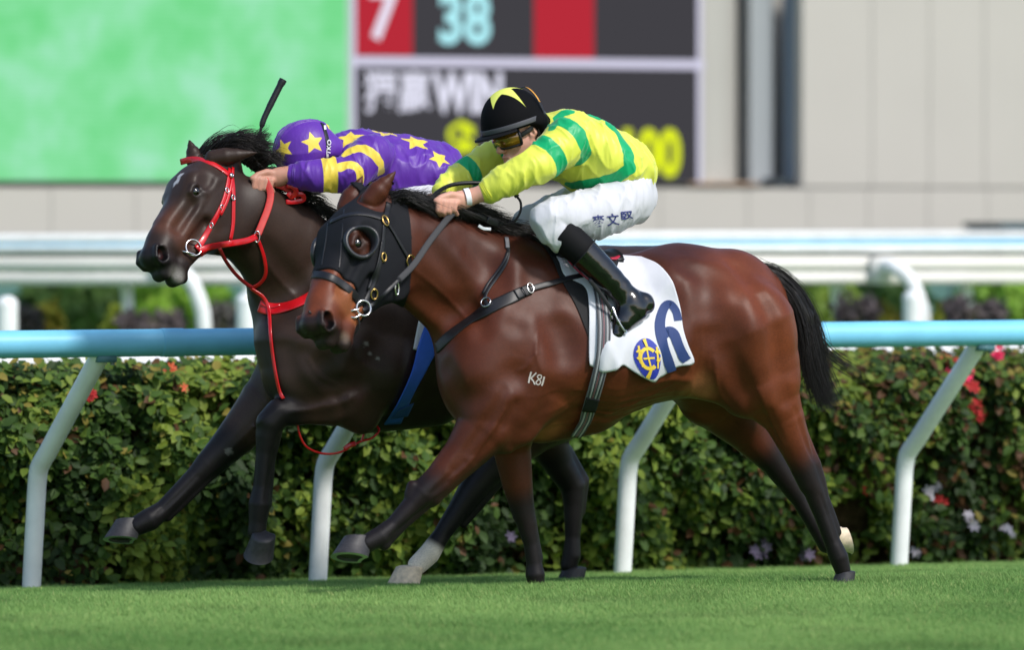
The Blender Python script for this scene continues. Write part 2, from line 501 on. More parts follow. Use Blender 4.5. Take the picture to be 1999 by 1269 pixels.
# ------------------------------------------------------------------ hedge behind the rail
LEAF = np.array([[0, 0, 0], [.32, .28, .06], [.72, .24, .04], [1.0, 0, -.10], [.72, -.24, .04], [.32, -.28, .06], [.35, 0, -.02], [.72, 0, -.03]])
LEAF_F = np.array([[0, 6, 1], [1, 6, 7], [1, 7, 2], [2, 7, 3], [0, 5, 6], [5, 7, 6], [5, 4, 7], [4, 3, 7]])
def rand_rot(n, nrm, spread):
    """rotation matrices whose z leans to nrm"""
    z = nrm + rng.normal(0, spread, (n, 3)); z /= np.linalg.norm(z, axis=1, keepdims=True)
    x = rng.normal(size=(n, 3)) + [0, 0, -.5]; x -= z * (x * z).sum(1, keepdims=True); x /= np.linalg.norm(x, axis=1, keepdims=True)
    return np.stack([x, np.cross(z, x), z], 2)
def leaf_cloud(name, P, R, size, tint, m, parent=None, kind=None):
    n = len(P)
    V = (np.einsum('nij,kj->nki', R, LEAF) * size[:, None, None] + P[:, None, :]).reshape(-1, 3)
    F = (np.arange(n)[:, None, None] * 8 + LEAF_F[None]).reshape(-1, 3)
    me = new_mesh(name, V, F, m, smooth=True); cattr(me, "tint", np.repeat(tint, 8, 0))
    o = link(name, me, parent)
    if kind: o["kind"] = kind
    return o
M_leaf = leafy("hedge_leaf", "tint", .55, .25, .35)
def lin(*c): return np.array(srgb(*c)[:3])

def make_hedge():
    fr = FR; gz = -.02
    u0, u1 = fr.loc(-500, 1000, -.3)[0], fr.loc(2500, 1000, -.3)[0]
    top = fr.loc(1000, 722, -.45)[2]
    root = empty("hedge", fr.mat, label="long dense clipped hedge of broad green leaves behind the blue rail", cat="hedge")
    def front(u, z):           # how far the leafy face stands behind the rail feet
        q = np.stack([u, 0 * u, z], -1)
        return .33 + .10 * vnoise(q, 2.6, 21) + .10 * vnoise(q, 8.5, 22) + .05 * vnoise(q, 19, 23) + .22 * np.clip((z - top + .12) / .12, 0, 1) ** 2 + .05 * (z < .12)
    # twiggy core
    us = np.linspace(u0, u1, 150); zs = np.linspace(gz - .1, top - .10, 16)
    U, Z = np.meshgrid(us, zs); vf = front(U.ravel(), Z.ravel()) + .13 + rng.random(U.size) * .06
    Vf = np.stack([U.ravel(), vf, Z.ravel()], 1); Vb = Vf.copy(); Vb[:, 1] = 1.35
    n = 150; m = 16; F = []
    for j in range(m - 1):
        for i in range(n - 1):
            F.append((j * n + i, j * n + i + 1, (j + 1) * n + i + 1, (j + 1) * n + i))
            b = n * m; F.append((b + j * n + i + 1, b + j * n + i, b + (j + 1) * n + i, b + (j + 1) * n + i + 1))
    for i in range(n - 1):
        t = (m - 1) * n; F.append((t + i, t + i + 1, n * m + t + i + 1, n * m + t + i))
    link("branches", new_mesh("branches", np.vstack([Vf, Vb]), F, mat("hedge_wood", srgb(72, 58, 42), rough=.95, spec=.1, noise=(18, .5), bump=(30, .8, .03))), root)
    # leaves
    N = 72000
    u = u0 + rng.random(N) * (u1 - u0); z = gz + rng.random(N) ** .9 * (top - gz)
    depth = rng.random(N) ** 1.6 * .22
    v = front(u, z) + depth - .03
    Nt = 20000                                                                         # the clipped top
    ut = u0 + rng.random(Nt) * (u1 - u0); vt = .34 + rng.random(Nt) * .9; zt = top - .02 + .045 * vnoise(np.stack([ut, vt, 0 * ut], 1), 9, 5) + rng.normal(0, .02, Nt)
    P = np.vstack([np.stack([u, v, z], 1), np.stack([ut, vt, zt], 1)])
    px = np.concatenate([u, ut]) / (4.08 / 1999) + 1000
    bare = smoothstep(.15, .6, vnoise(P * [1, 0, 1], 3.1, 31)) * smoothstep(.42, .1, P[:, 2]) + smoothstep(.1, .5, vnoise(P * [1, 0, 1.6], 3.6, 37)) * smoothstep(1.55, 1.8, P[:, 0])
    keep = rng.random(len(P)) > bare * .72
    P = P[keep]
    nrm = np.tile(np.array([-.1, -.85, .55]), (len(P), 1)); nrm[:, 2] += smoothstep(top - .14, top, P[:, 2]) * .9
    R = rand_rot(len(P), nrm, .55)
    size = .040 + .038 * rng.random(len(P)) ** 1.5
    q_ = P * [1, 0, 1]; hollow = smoothstep(.05, .5, vnoise(q_, 8.5, 22) + .5 * vnoise(q_, 19, 23)) * (P[:, 2] < top - .08)
    sel = rng.random(len(P)) > hollow * .55; P, R, size = P[sel], R[sel], size[sel]
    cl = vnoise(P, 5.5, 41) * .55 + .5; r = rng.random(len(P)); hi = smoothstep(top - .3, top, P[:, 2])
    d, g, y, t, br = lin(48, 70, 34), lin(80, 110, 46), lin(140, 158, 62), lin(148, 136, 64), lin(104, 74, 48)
    w = np.clip(cl * .9 + (r - .5) * .9 + .12 * hi, 0, 1)[:, None]  # leaves tinted lighter towards the top, painting in the light from above
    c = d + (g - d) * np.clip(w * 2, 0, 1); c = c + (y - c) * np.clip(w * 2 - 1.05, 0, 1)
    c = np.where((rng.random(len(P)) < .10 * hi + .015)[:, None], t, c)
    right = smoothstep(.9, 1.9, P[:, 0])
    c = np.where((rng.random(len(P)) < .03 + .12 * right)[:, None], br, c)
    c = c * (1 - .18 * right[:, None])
    # the 300 that show largest: the front ones in view, each a part of its own
    inview = np.where((P[:, 0] > -2.2) & (P[:, 0] < 2.25) & (P[:, 1] < front(P[:, 0], P[:, 2]) + .01) & (P[:, 2] > .04))[0]
    pick = inview[np.argsort(-size[inview] * (.6 + R[inview][:, 1, 2] ** 2))][:300]
    rest = np.ones(len(P), bool); rest[pick] = False
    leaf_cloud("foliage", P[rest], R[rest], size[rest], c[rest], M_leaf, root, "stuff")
    bank = []
    for k, base in enumerate((g * .95, d * 1.25, y * .85, g * 1.2, d, y)):
        me = new_mesh("leaf", LEAF, LEAF_F, M_leaf); cattr(me, "tint", np.tile(base, (8, 1))); bank.append(me)
    for q in pick:
        o = link("leaf", bank[int(np.argmin([abs(c[q].sum() - b.sum()) for b in (g * .95, d * 1.25, y * .85, g * 1.2, d, y)]))], root)
        o.matrix_local = Matrix.Translation(Vector(P[q])) @ Matrix(R[q].tolist()).to_4x4() @ Matrix.Scale(float(size[q]), 4)
    # blossoms
    petal = []
    for k in range(5):
        a = k * 1.2566; petal.append((.55 * math.cos(a), .55 * math.sin(a)))
    def flower_mesh(col):
        V = []; F = []
        for k in range(6):
            a = k * 1.047; ca, sa = math.cos(a), math.sin(a); b = len(V)
            for (x, y, z) in ((0, 0, 0), (.5, .28, .22), (1, .12, .1), (1, -.12, .1), (.5, -.28, .22)): V.append((x * ca - y * sa, x * sa + y * ca, z))
            F += [(b, b + 2, b + 1), (b, b + 3, b + 2), (b, b + 4, b + 3)]
        return new_mesh("flower", V, F, col, smooth=False)
    cols = {'pink': mat("pink_petal", srgb(224, 44, 92), rough=.6), 'red': mat("red_petal", srgb(180, 40, 40), rough=.7), 'pale': mat("pale_petal", srgb(168, 164, 172), rough=.8), 'lilac': mat("lilac_petal", srgb(122, 110, 134), rough=.8), 'orange': mat("orange_petal", srgb(206, 98, 60), rough=.6)}
    bank = {k: flower_mesh(m) for k, m in cols.items()}
    spots = [('pink', 1884, 722, 10, 16), ('pink', 1870, 738, 5, 12), ('red', 1876, 755, 5, 10), ('pink', 1958, 692, 5, 10), ('red', 1898, 790, 5, 10), ('red', 1915, 808, 10, 14), ('orange', 1870, 708, 4, 12),
             ('red', 172, 772, 4, 10), ('orange', 352, 722, 3, 8), ('orange', 362, 750, 2, 8), ('pale', 1840, 962, 4, 14), ('lilac', 1490, 1075, 6, 18), ('pale', 1975, 1036, 3, 12), ('pale', 1905, 1018, 4, 14), ('pale', 1790, 1075, 3, 12), ('lilac', 1580, 1085, 3, 12),
             ('red', 1680, 958, 1, 8), ('red', 1865, 985, 2, 14), ('lilac', 990, 1048, 3, 18), ('pale', 872, 1010, 1, 8)]
    for (k, px, py, n, sp) in spots:
        for _ in range(n):
            a = fr.loc(px + rng.normal(0, sp * .6), py + rng.normal(0, sp * .45), -.30)
            a[1] = float(front(np.array([a[0]]), np.array([a[2]]))[0]) - .05 - rng.random() * .03
            o = link("flower", bank[k], root)
            o.matrix_local = Matrix.Translation(Vector(a)) @ Matrix(rand_rot(1, np.array([[-.1, -1, .4]]), .4)[0].tolist()).to_4x4() @ Matrix.Scale(.021 + .012 * rng.random(), 4)
    # white rail that runs behind the hedge top
    r2 = empty("white_rail", fr.mat, label="low white tube rail showing just above the hedge top", cat="rail")
    zr = fr.loc(1000, 699, -1.75)[2]
    MB().tube([(u0, 1.75, zr), (u1, 1.75, zr)], .035, 14).build("tube", M_white, r2)
    for x in np.arange(u0 + .4, u1, 2.0): MB().tube([(x, 1.75, gz - .1), (x, 1.75, zr - .03)], .03, 10).build("post", M_white, r2)
make_hedge()
# ------------------------------------------------------------------ beyond the hedge: white barrier, shrubs, screen wall
FW = Frame(0, 31.0, -.19, math.radians(6))
FB = Frame(0, 38.0, -.19, math.radians(20))
def far_barrier():
    fr = FW
    root = empty("white_barrier", fr.mat, label="broad white double beam barrier on gooseneck posts beyond the hedge", cat="barrier")
    u0, u1 = fr.loc(-400, 520, 0)[0], fr.loc(2500, 520, 0)[0]
    z = lambda py, w=0: fr.loc(1000, py, w)[2]
    MB().box((u0, -.06, z(494)), (u1, .20, z(479))).build("top_rail", M_white, root)
    MB().box((u0, .0, z(500)), (u1, .12, z(494) - .002)).build("shadow_gap", mat("gap_grey", srgb(150, 146, 138), rough=.8), root)
    for a, b, nm in ((530, 500, "beam"), (555, 531, "beam")):
        MB().box((u0, -.05, z(a)), (u1, .10, z(b) - .003)).build(nm, M_offwhite, root)
    for px in (320, 1725):
        c = [fr.loc(px, 520, .06), fr.loc(px + 20, 522, .18), fr.loc(px + 50, 545, .24), fr.loc(px + 70, 590, .26), fr.loc(px + 78, 640, .26), fr.loc(px + 80, 800, .26)]
        MB().tube(spline(c, 26), .047, 14)  .build("gooseneck_post", M_white, root)
        MB().box(tuple(fr.loc(px - 26, 555, .05) * [1, 0, 1] + [0, -.09, 0]), tuple(fr.loc(px + 16, 500, .05) * [1, 0, 1] + [0, -.052, 0])).build("fixing_plate", M_offwhite, root)
    for px, t, wd in ((250, 540, 24), (1636, 540, 26), (1890, 552, 24)):
        c = [fr.loc(px - 4, t, -.15), fr.loc(px, 600, -.18), fr.loc(px + 6, 660, -.2), fr.loc(px + 6, 850, -.2)]
        MB().tube(spline(c, 8), wd / 2 * fr.m(-.2), 12).build("stay_post", M_white, root)
    for i, (px, t, lab) in enumerate(((14, 578, "squat white bollard at the left end of the far barrier"), (1783, 566, "squat white bollard beside the right gooseneck post"), (482, 572, "squat white bollard beside the dark horse's neck"))):
        c = fr.loc(px, t, .9); o = empty("bollard", fr.mat, label=lab, cat="bollard", group="white bollards along the far barrier")
        bm = MB(); bm.tube([(c[0], c[1], -.05), (c[0], c[1], c[2] - .05)], .064, 18)
        bm.build("column", M_white, o)
        prof = [(c[0], c[1], c[2] - .05), (c[0], c[1], c[2] - .02), (c[0], c[1], c[2])]
        MB().tube(prof, [.066, .056, .02], 18).build("cap", M_white, o)
    # a blue topped rail farther off, closing in from the right
    f2 = Frame(0, 34.2, -.19, math.radians(33))
    r2 = empty("far_rail", f2.mat, label="distant pale blue topped rail above the white barrier", cat="rail")
    a, b = f2.loc(-300, 475, 0), f2.loc(2700, 475, 0); h_ = f2.loc(1990, 476, 0)[2]
    MB().tube([(a[0], 0, h_), (b[0], 0, h_)], .030, 12).build("tube", M_blue, r2)
    MB().box((a[0], .3, h_ + .028), (b[0], .42, h_ + .092)).build("white_ledge", M_white, r2)
    for x in np.arange(a[0] + .5, b[0], 2.4): MB().tube([(x, 0, -.1), (x, 0, h_ - .03)], .03, 8).build("post", M_white, r2)
    c = f2.loc(1990, 458, -.4)
    d = MB(); d.box((c[0] - .2, .35, -.1), (c[0] + 1.6, .75, c[2] + .05)); o = d.build("equipment_box", mat("teal_box", srgb(30, 62, 72), rough=.6), None, f2.mat, smooth=False)
    lid = MB(); lid.box((c[0] - .23, .32, c[2] + .05), (c[0] + 1.63, .78, c[2] + .09)); lid.build("lid", mat("teal_lid", srgb(38, 74, 84), rough=.5), o, smooth=False)
    tag(o, "dark teal equipment box at the far right above the barrier", "box")
far_barrier()

def bush(name, px, py, wpx, hpx, d, cols, label, n=1400, leaf=.10, group=None, boxy=False):
    c = P3(px, py, d); s = d / FPX; rx, rz = wpx * s / 2, hpx * s / 2
    g = float(ground_z(c[0], c[1]))
    root = empty(name, Matrix.Translation((c[0], c[1], g)), label=label, cat="shrub" if not boxy else "hedge", group=group)
    cz = c[2] - g
    p = rng.normal(size=(n, 3)); p /= np.linalg.norm(p, axis=1, keepdims=True)
    if boxy: p = np.sign(p) * np.abs(p) ** .35
    nr = p / np.linalg.norm(p, axis=1, keepdims=True)
    p = p * (1 + .16 * vnoise(p, 3.2, int(px)))[:, None] * (.78 + .25 * rng.random(n))[:, None] * [rx, rx * .8, rz] + [0, 0, cz]
    t = (vnoise(p, 5, 3 + int(px)) * .5 + .5)[:, None] * .6 + rng.random((n, 1)) * .4
    a, b = lin(*cols[0]), lin(*cols[1])
    leaf_cloud("crown", p, rand_rot(n, nr, .6), leaf * (.7 + .6 * rng.random(n)), a + (b - a) * t, M_leaf, root)
    bm = bmesh.new(); bmesh.ops.create_icosphere(bm, subdivisions=3, radius=1)
    for v in bm.verts:
        q = np.array(v.co); q = np.sign(q) * np.abs(q) ** .5 if boxy else q
        v.co = Vector(q * [rx, rx * .8, rz] * (.78 + .06 * math.sin(q[0] * 9 + px) * math.cos(q[2] * 7))) + Vector((0, 0, cz))
    me = bpy.data.meshes.new("branches"); bm.to_mesh(me); bm.free(); me.materials.append(M_twig); link("branches", me, root)
    MB().tube([(0, 0, -.05), (.01, 0, max(.1, cz - rz * .5))], [.06, .04], 8).build("trunk", M_twig, root)
M_twig = mat("twigs", srgb(66, 66, 46), rough=.95, spec=.1, noise=(14, .4))
G1, G2, DK = ((66, 94, 50), (98, 128, 66)), ((124, 168, 58), (172, 206, 84)), ((86, 78, 80), (116, 104, 104))
bush("shrub", 140, 600, 210, 150, 33.62, G1, "dark green shrub under the barrier at far left", 1500)
bush("shrub", 345, 595, 190, 150, 33.62, G2, "bright lime green shrub beside the left gooseneck post", 1500)
bush("shrub", 90, 632, 60, 70, 31.42, ((150, 120, 50), (120, 140, 56)), "small orange tinged shrub in front of the dark green one", 500, .07)
bush("shrub", 232, 632, 40, 60, 31.42, ((120, 140, 40), (150, 160, 60)), "small yellow green tuft between two larger shrubs", 400, .07)
bush("low_hedge", 300, 655, 120, 86, 30.69, DK, "low dark purple brown hedge below the lime green shrub", 900, .06, boxy=True)
bush("low_hedge", 52, 660, 46, 110, 30.99, DK, "low dark purple hedge stub beside the left bollard", 500, .06, boxy=True)
bush("low_hedge", 440, 655, 60, 110, 30.69, ((92, 92, 90), (116, 110, 104)), "low grey brown hedge beside the dark horse's neck", 500, .06, boxy=True)
bush("shrub", 1590, 590, 140, 150, 33.62, ((118, 146, 62), (166, 184, 84)), "mottled green shrub right behind the bay horse's tail", 1200)
bush("shrub", 1725, 585, 130, 160, 34.35, ((62, 92, 54), (86, 118, 64)), "dark green shrub left of the right gooseneck post", 1200)
bush("shrub", 1722, 625, 50, 60, 31.42, ((150, 120, 56), (120, 140, 50)), "small orange tinged shrub left of the right bollard", 400, .07)
bush("shrub", 1960, 590, 130, 150, 33.62, ((118, 160, 60), (156, 194, 80)), "bright green shrub at the far right under the barrier", 1200)
bush("shrub", 1850, 622, 50, 60, 31.42, ((120, 140, 40), (150, 150, 60)), "small yellow green shrub right of the gooseneck post", 400, .07)
bush("low_hedge", 1672, 645, 75, 120, 30.69, DK, "low dark purple hedge behind the bay horse's tail", 700, .06, boxy=True)
bush("low_hedge", 1902, 645, 110, 120, 30.69, DK, "low dark purple hedge at right beyond the blue rail", 800, .06, boxy=True)
def teal_fence():
    a, b = P3(-500, 700, 36), P3(2500, 700, 36); zt = P3(0, 545, 36)[2]
    o = empty("teal_fence", Matrix.Translation((0, 36, -.19)), label="plain dark teal screen fence behind the shrubs", cat="fence")
    m = mat("teal_screen", srgb(92, 128, 122), rough=.8, noise=(2, .12)); n = 14
    for i in range(n):
        x0, x1 = a[0] + (b[0] - a[0]) * i / n, a[0] + (b[0] - a[0]) * (i + 1) / n
        MB().box((x0 + .01, 0, 0), (x1 - .01, .04, zt + .19)).build("panel", m, o, smooth=False)
        MB().box((x0 - .03, .05, 0), (x0 + .03, .11, zt + .22)).build("post", M_grey, o, smooth=False)
teal_fence()

# ------------------------------------------------------------------ the big screen building
M_wall = mat("wall_panel", srgb(190, 184, 177), rough=.7, spec=.3, noise=(1.2, .03))
M_wall2 = mat("column_panel", srgb(176, 173, 167), rough=.7, spec=.3, noise=(1.2, .03))
M_slot = mat("dark_slot", srgb(70, 74, 76), rough=.8)
M_duct = mat("duct_grey", srgb(160, 164, 168), rough=.5, metal=.2)
M_pipe = mat("pipe_blue_grey", srgb(104, 116, 132), rough=.5, metal=.2)
def emis(name, col, s=1.0):
    """a lit screen colour as it shows in the picture"""
    k = s / 2 ** SC.view_settings.exposure
    return mat(name, (0.0, 0.0, 0.0, 1), rough=.8, spec=.0, emit=col, emit_s=k)
def green_footage():
    m = emis("screen_grass_footage", (1, 1, 1, 1), 1.0); nt = m.node_tree; N = nt.nodes; L = nt.links; b = N["Principled BSDF"]
    tc = N.new("ShaderNodeTexCoord"); mp = N.new("ShaderNodeMapping"); mp.inputs["Scale"].default_value = (1, 1, 1.0)
    nz = N.new("ShaderNodeTexNoise"); nz.inputs["Scale"].default_value = 1.8; nz.inputs["Detail"].default_value = 5; nz.inputs["Roughness"].default_value = .62
    cr = N.new("ShaderNodeValToRGB"); e = cr.color_ramp.elements
    e[0].position = .36; e[0].color = srgb(118, 220, 142); e[1].position = .66; e[1].color = srgb(164, 234, 196)
    x = e.new(.5); x.color = srgb(138, 228, 164)
    wv = N.new("ShaderNodeTexWave"); wv.wave_type = 'BANDS'; wv.bands_direction = 'Z'; wv.inputs["Scale"].default_value = 9.0
    mr = N.new("ShaderNodeMapRange"); mr.inputs[3].default_value = .93; mr.inputs[4].default_value = 1.04
    hs = N.new("ShaderNodeHueSaturation")
    L.new(tc.outputs["Object"], mp.inputs[0]); L.new(mp.outputs[0], nz.inputs[0]); L.new(nz.outputs[0], cr.inputs[0])
    L.new(tc.outputs["Object"], wv.inputs[0]); L.new(wv.outputs[1], mr.inputs[0]); L.new(mr.outputs[0], hs.inputs["Value"]); L.new(cr.outputs[0], hs.inputs["Color"])
    L.new(hs.outputs[0], b.inputs["Emission Color"]); return m

def text_mesh(s, bold=0.0, res=4, name="lettering"):
    c = bpy.data.curves.new("lettering", 'FONT'); c.body = s; c.offset = bold; c.resolution_u = res
    o = bpy.data.objects.new("lettering", c); COL.objects.link(o)
    dg = bpy.context.evaluated_depsgraph_get(); dg.update()
    me = bpy.data.meshes.new_from_object(o.evaluated_get(dg)); bpy.data.objects.remove(o); bpy.data.curves.remove(c)
    V = np.array([v.co[:] for v in me.vertices]); F = [tuple(p.vertices) for p in me.polygons]; bpy.data.meshes.remove(me)
    V = V[:, :2]; lo, hi = V.min(0), V.max(0)
    return (V - lo) / (hi - lo), F, (hi - lo)

def building():
    fr = FB
    X = lambda px, w=0: fr.loc(px, 300, w)[0]
    Z = lambda py, w=0: fr.loc(1000, py, w)[2]
    root = empty("screen_building", fr.mat, label="pale panelled stand wall that carries the big screens", cat="building")
    # plinth panels below the screens
    edges = [X(p) for p in (-420, -240, -68, 100, 265, 430, 600, 775, 950, 1120, 1290, 1460, 1580, 1695, 1812, 1928, 2045, 2165, 2290)]
    for a, b in zip(edges[:-1], edges[1:]):
        MB().box((a + .004, 0, 0), (b - .004, .25, Z(364) - .01)).build("panel", M_wall, root, smooth=False)
    MB().box((edges[0], .008, 0), (edges[-1], .2, Z(364) - .03)).build("joint_backing", M_wall2, root, smooth=False)
    # upper wall right of the screens
    up = [X(p) for p in (1566, 1702, 1815, 1922, 2035, 2150, 2290)]
    for a, b in zip(up[:-1], up[1:]):
        MB().box((a + .004, .0, Z(363)), (b - .004, .25, Z(-160))).build("panel", M_wall, root, smooth=False)
    MB().box((up[0] + .02, .008, Z(363) + .01), (up[-1], .2, Z(-165))).build("joint_backing", M_wall2, root, smooth=False)
    # rounded column, dark slot, duct and pipe
    x0, x1 = X(1374), X(1480); n = 14; V = []; F = []
    for i in range(n + 1):
        t = i / n; x = x0 + (x1 - x0) * t; y = .05 + .38 * (t ** 2.2)
        V += [(x, y, Z(356)), (x, y, Z(-160))]
    V += [(x1, .8, Z(356)), (x1, .8, Z(-160)), (x0, .8, Z(356)), (x0, .8, Z(-160))]; n2 = n + 3
    for i in range(n2): F.append((2 * i, 2 * i + 2, 2 * i + 3, 2 * i + 1) if i < n2 - 0 and 2 * i + 3 < len(V) else (2 * i, 0, 1, 2 * i + 1))
    link("column", new_mesh("column", V, F, M_wall2), root)
    MB().box((X(1470), .75, Z(360)), (X(1570), .9, Z(-160))).build("recess", M_slot, root, smooth=False)
    MB().box((X(1494), .30, Z(358)), (X(1538), .70, Z(-160))).build("duct", M_duct, root, smooth=False)
    xp = X(1549, -.2); MB().tube([(xp, .22, Z(354)), (xp, .22, Z(-160))], .075, 16).build("pipe", M_pipe, root)
    MB().box((X(1520), .10, Z(362)), (X(1552), .40, Z(346))).build("pipe_shoe", mat("shoe_dark", srgb(44, 54, 60), rough=.7), root, smooth=False)
    MB().box((X(1345), -.03, Z(360)), (X(1478), .06, Z(354))).build("sill_strip", mat("brown_strip", srgb(170, 140, 116), rough=.7), root, smooth=False)
    MB().box((edges[0], .8, 0), (edges[-1], 6, Z(-170))).build("wall", M_wall2, root, smooth=False)
    # left screen
    scr = empty("video_screen", fr.mat, label="huge video screen filled with blurred green turf footage", cat="screen")
    MB().box((X(-420), -.02, Z(356)), (X(681), .30, Z(-160))).build("casing", M_wall2, scr, smooth=False)
    link("picture", new_mesh("picture", [(X(-415), -.026, Z(354)), (X(674), -.026, Z(354)), (X(674), -.026, Z(-155)), (X(-415), -.026, Z(-155))], [(0, 1, 2, 3)], green_footage(), False), scr)
    link("edge_strip", new_mesh("edge_strip", [(X(674), -.028, Z(354)), (X(681), -.028, Z(354)), (X(681), -.028, Z(-155)), (X(674), -.028, Z(-155))], [(0, 1, 2, 3)], emis("screen_edge", srgb(176, 214, 190)), False), scr)
    # score board
    sb = empty("results_board", fr.mat, label="dark results board with red cells, white WIN line and yellow figures", cat="screen")
    MB().box((X(681) + .003, -.02, Z(357)), (X(1372), .30, Z(-160))).build("casing", M_wall2, sb, smooth=False)
    def rect(a, b, c, d, m, name, y=-.026):
        link(name, new_mesh(name, [(X(a), y, Z(d)), (X(b), y, Z(d)), (X(b), y, Z(c)), (X(a), y, Z(c))], [(0, 1, 2, 3)], m, False), sb)
    dk = emis("board_dark", srgb(66, 65, 70)); rd = emis("board_red", srgb(184, 44, 58)); wt = emis("board_line", srgb(214, 212, 234))
    rect(692, 1361, -155, 355, dk, "dark_field")
    rect(683, 692, -155, 355, wt, "frame_line", -.028); rect(1359, 1368, -155, 355, wt, "frame_line", -.028)
    rect(682, 1371, 113, 131, wt, "frame_line", -.032)
    rect(692.5, 803, -100, 110, rd, "red_cell", -.030); rect(1040, 1157, -100, 112, rd, "red_cell", -.030)
    def letters(s, a, b, c, d, col, bold, name="figures"):
        V, F, _ = text_mesh(s, bold)
        x0, x1, z0, z1 = X(a), X(b), Z(d), Z(c)
        link(name, new_mesh(name, [(x0 + v[0] * (x1 - x0), -.036, z0 + v[1] * (z1 - z0)) for v in V], F, emis("led_" + name, srgb(*col)), False), sb)
    letters("7", 718, 778, -22, 82, (236, 232, 250), .03, "numeral")
    letters("38", 854, 955, -14, 88, (178, 240, 248), .035, "numeral")
    letters("獨贏", 708, 838, 139, 222, (232, 232, 250), .018, "lettering")
    letters("WIN", 840, 978, 141, 222, (232, 232, 250), .05, "lettering")
    letters("$", 870, 926, 236, 330, (224, 240, 40), .04, "amount")
    letters("100", 1214, 1326, 248, 346, (228, 242, 40), .045, "amount")
building()
# ------------------------------------------------------------------ horses
class Head:
    def __init__(s, poll, muzzle, roll, L=.60, wide=1.17, lat=1.0):
        s.o = poll; a = muzzle - poll; s.k = np.linalg.norm(a) / L; a = a / np.linalg.norm(a)
        l = np.array([0, -1.0, 0]); l = l - a * (l @ a); l /= np.linalg.norm(l); d = np.cross(a, l)
        s.a = a; s.d = math.cos(roll) * d + math.sin(roll) * l; s.l = math.cos(roll) * l - math.sin(roll) * d
        s.R = np.stack([s.a, s.d, s.l], 1); s.wd = wide; s.wl = lat
    def p(s, t, d, l): return s.o + s.k * (s.a * t + (s.wd * s.d * d + s.wl * s.l * l))
    def inv(s, q): return ((np.asarray(q) - s.o) @ s.R) / (s.k * np.array([1, s.wd, s.wl]))

def sculpt_head(f, h, ears):
    k = h.k; p = h.p
    def cap(pts, kk=.03, mode='add'):
        f.chain([(p(*c[:3]), c[3] * k * (h.wd + h.wl) / 2) for c in pts], kk * k, 1.0, mode)
    def ell(c, r, kk=.03, mode='add', tilt=0, lat=0):
        R = h.R
        if tilt:
            ca, sa = math.cos(tilt), math.sin(tilt)
            R = np.stack([ca * h.a + sa * h.d, -sa * h.a + ca * h.d, h.l], 1)
        f.ellipsoid(p(*c), np.array(r) * k * np.array([1, h.wd, h.wl]), R, kk * k, mode)
    cap([(.0, -.035, 0, .078), (.13, -.02, 0, .085)], .04)
    ell((.17, .002, 0), (.125, .075, .092), .04)
    cap([(.19, .005, 0, .072), (.33, .005, 0, .056), (.47, -.002, 0, .046)], .04)
    cap([(.12, -.08, 0, .088), (.30, -.055, 0, .072), (.47, -.038, 0, .055)], .05)
    for q in (1, -1):
        ell((.175, -.125, q * .056), (.135, .112, .036), .05, tilt=.25)
        cap([(.19, .034, q * .058, .04), (.245, .030, q * .056, .034)], .03)
        cap([(.27, -.155, q * .032, .032), (.40, -.112, q * .022, .028), (.51, -.092, 0, .030)], .035)
        cap([(.212, .036, q * .090, .007), (.236, .046, q * .089, .008), (.262, .040, q * .088, .006)], .012)   # upper lid
        cap([(.215, -.012, q * .082, .011), (.30, -.020, q * .073, .010), (.375, -.024, q * .058, .007)], .018)     # facial crest
        cap([(.21, .0, q * .088, .012), (.12, -.015, q * .092, .013), (.07, -.03, q * .084, .012)], .02)         # arch from eye to ear
        cap([(.30, .012, q * .082, .022), (.42, .0, q * .066, .018)], .03, 'cut')                                # hollow beside the nasal bone
        cap([(.305, -.075, q * .078, .02), (.40, -.075, q * .064, .016)], .03, 'cut')                             # hollow in front of the cheek
        cap([(.548, .018, q * .058, .0085), (.585, .0, q * .060, .0085), (.585, -.028, q * .056, .0085), (.556, -.040, q * .056, .008)], .012)   # nostril rim
        cap([(.49, -.012, q * .028, .033), (.552, -.020, q * .037, .030)], .02)
        cap([(.24, .022, q * .05, .02), (.40, .022, q * .026, .022)], .03)
    cap([(.46, -.008, 0, .050), (.565, -.004, 0, .038)], .03)
    cap([(.545, -.052, -.026, .032), (.582, -.070, -.016, .025), (.582, -.070, .016, .025), (.545, -.052, .026, .032)], .025)
    cap([(.50, -.10, -.012, .034), (.552, -.118, -.014, .026), (.552, -.118, .014, .026), (.50, -.10, .012, .034)], .02)
    cap([(.52, -.138, 0, .018)] * 2, .025)
    for q in (1, -1):
        ell((.175, .022, q * .104), (.028, .020, .012), .035, 'cut')                 # hollow above the eye
        ell((.556, -.010, q * .084), (.036, .022, .052), .006, 'cut', tilt=-.6)      # nostril
        cap([(.60, -.105, 0, .003), (.575, -.098, q * .035, .003), (.53, -.084, q * .056, .003), (.49, -.070, q * .066, .003)], .006, 'cut')
        ell((.238, .024, q * .099), (.026, .0135, .014), .006, 'cut')                # eye opening
    for (q, base, tip, face) in ears:                                               # ears: cupped cones
        base = np.array(base); tip = np.array(tip); ax = tip - base; ln = np.linalg.norm(ax); ax /= ln
        fc = np.array(face, float); fc -= ax * (fc @ ax); fc /= np.linalg.norm(fc)
        f.chain([(base - ax * .02, .036 * k), (base + ax * ln * .2, .039 * k), (base + ax * ln * .5, .029 * k), (base + ax * ln * .8, .015 * k), (base + ax * ln * 1.12, .001)], .008)
        f.chain([(base + ax * ln * .22 + fc * .055 * k, .028 * k), (base + ax * ln * .5 + fc * .044 * k, .028 * k), (base + ax * ln * .74 + fc * .026 * k, .014 * k)], .010, mode='cut')

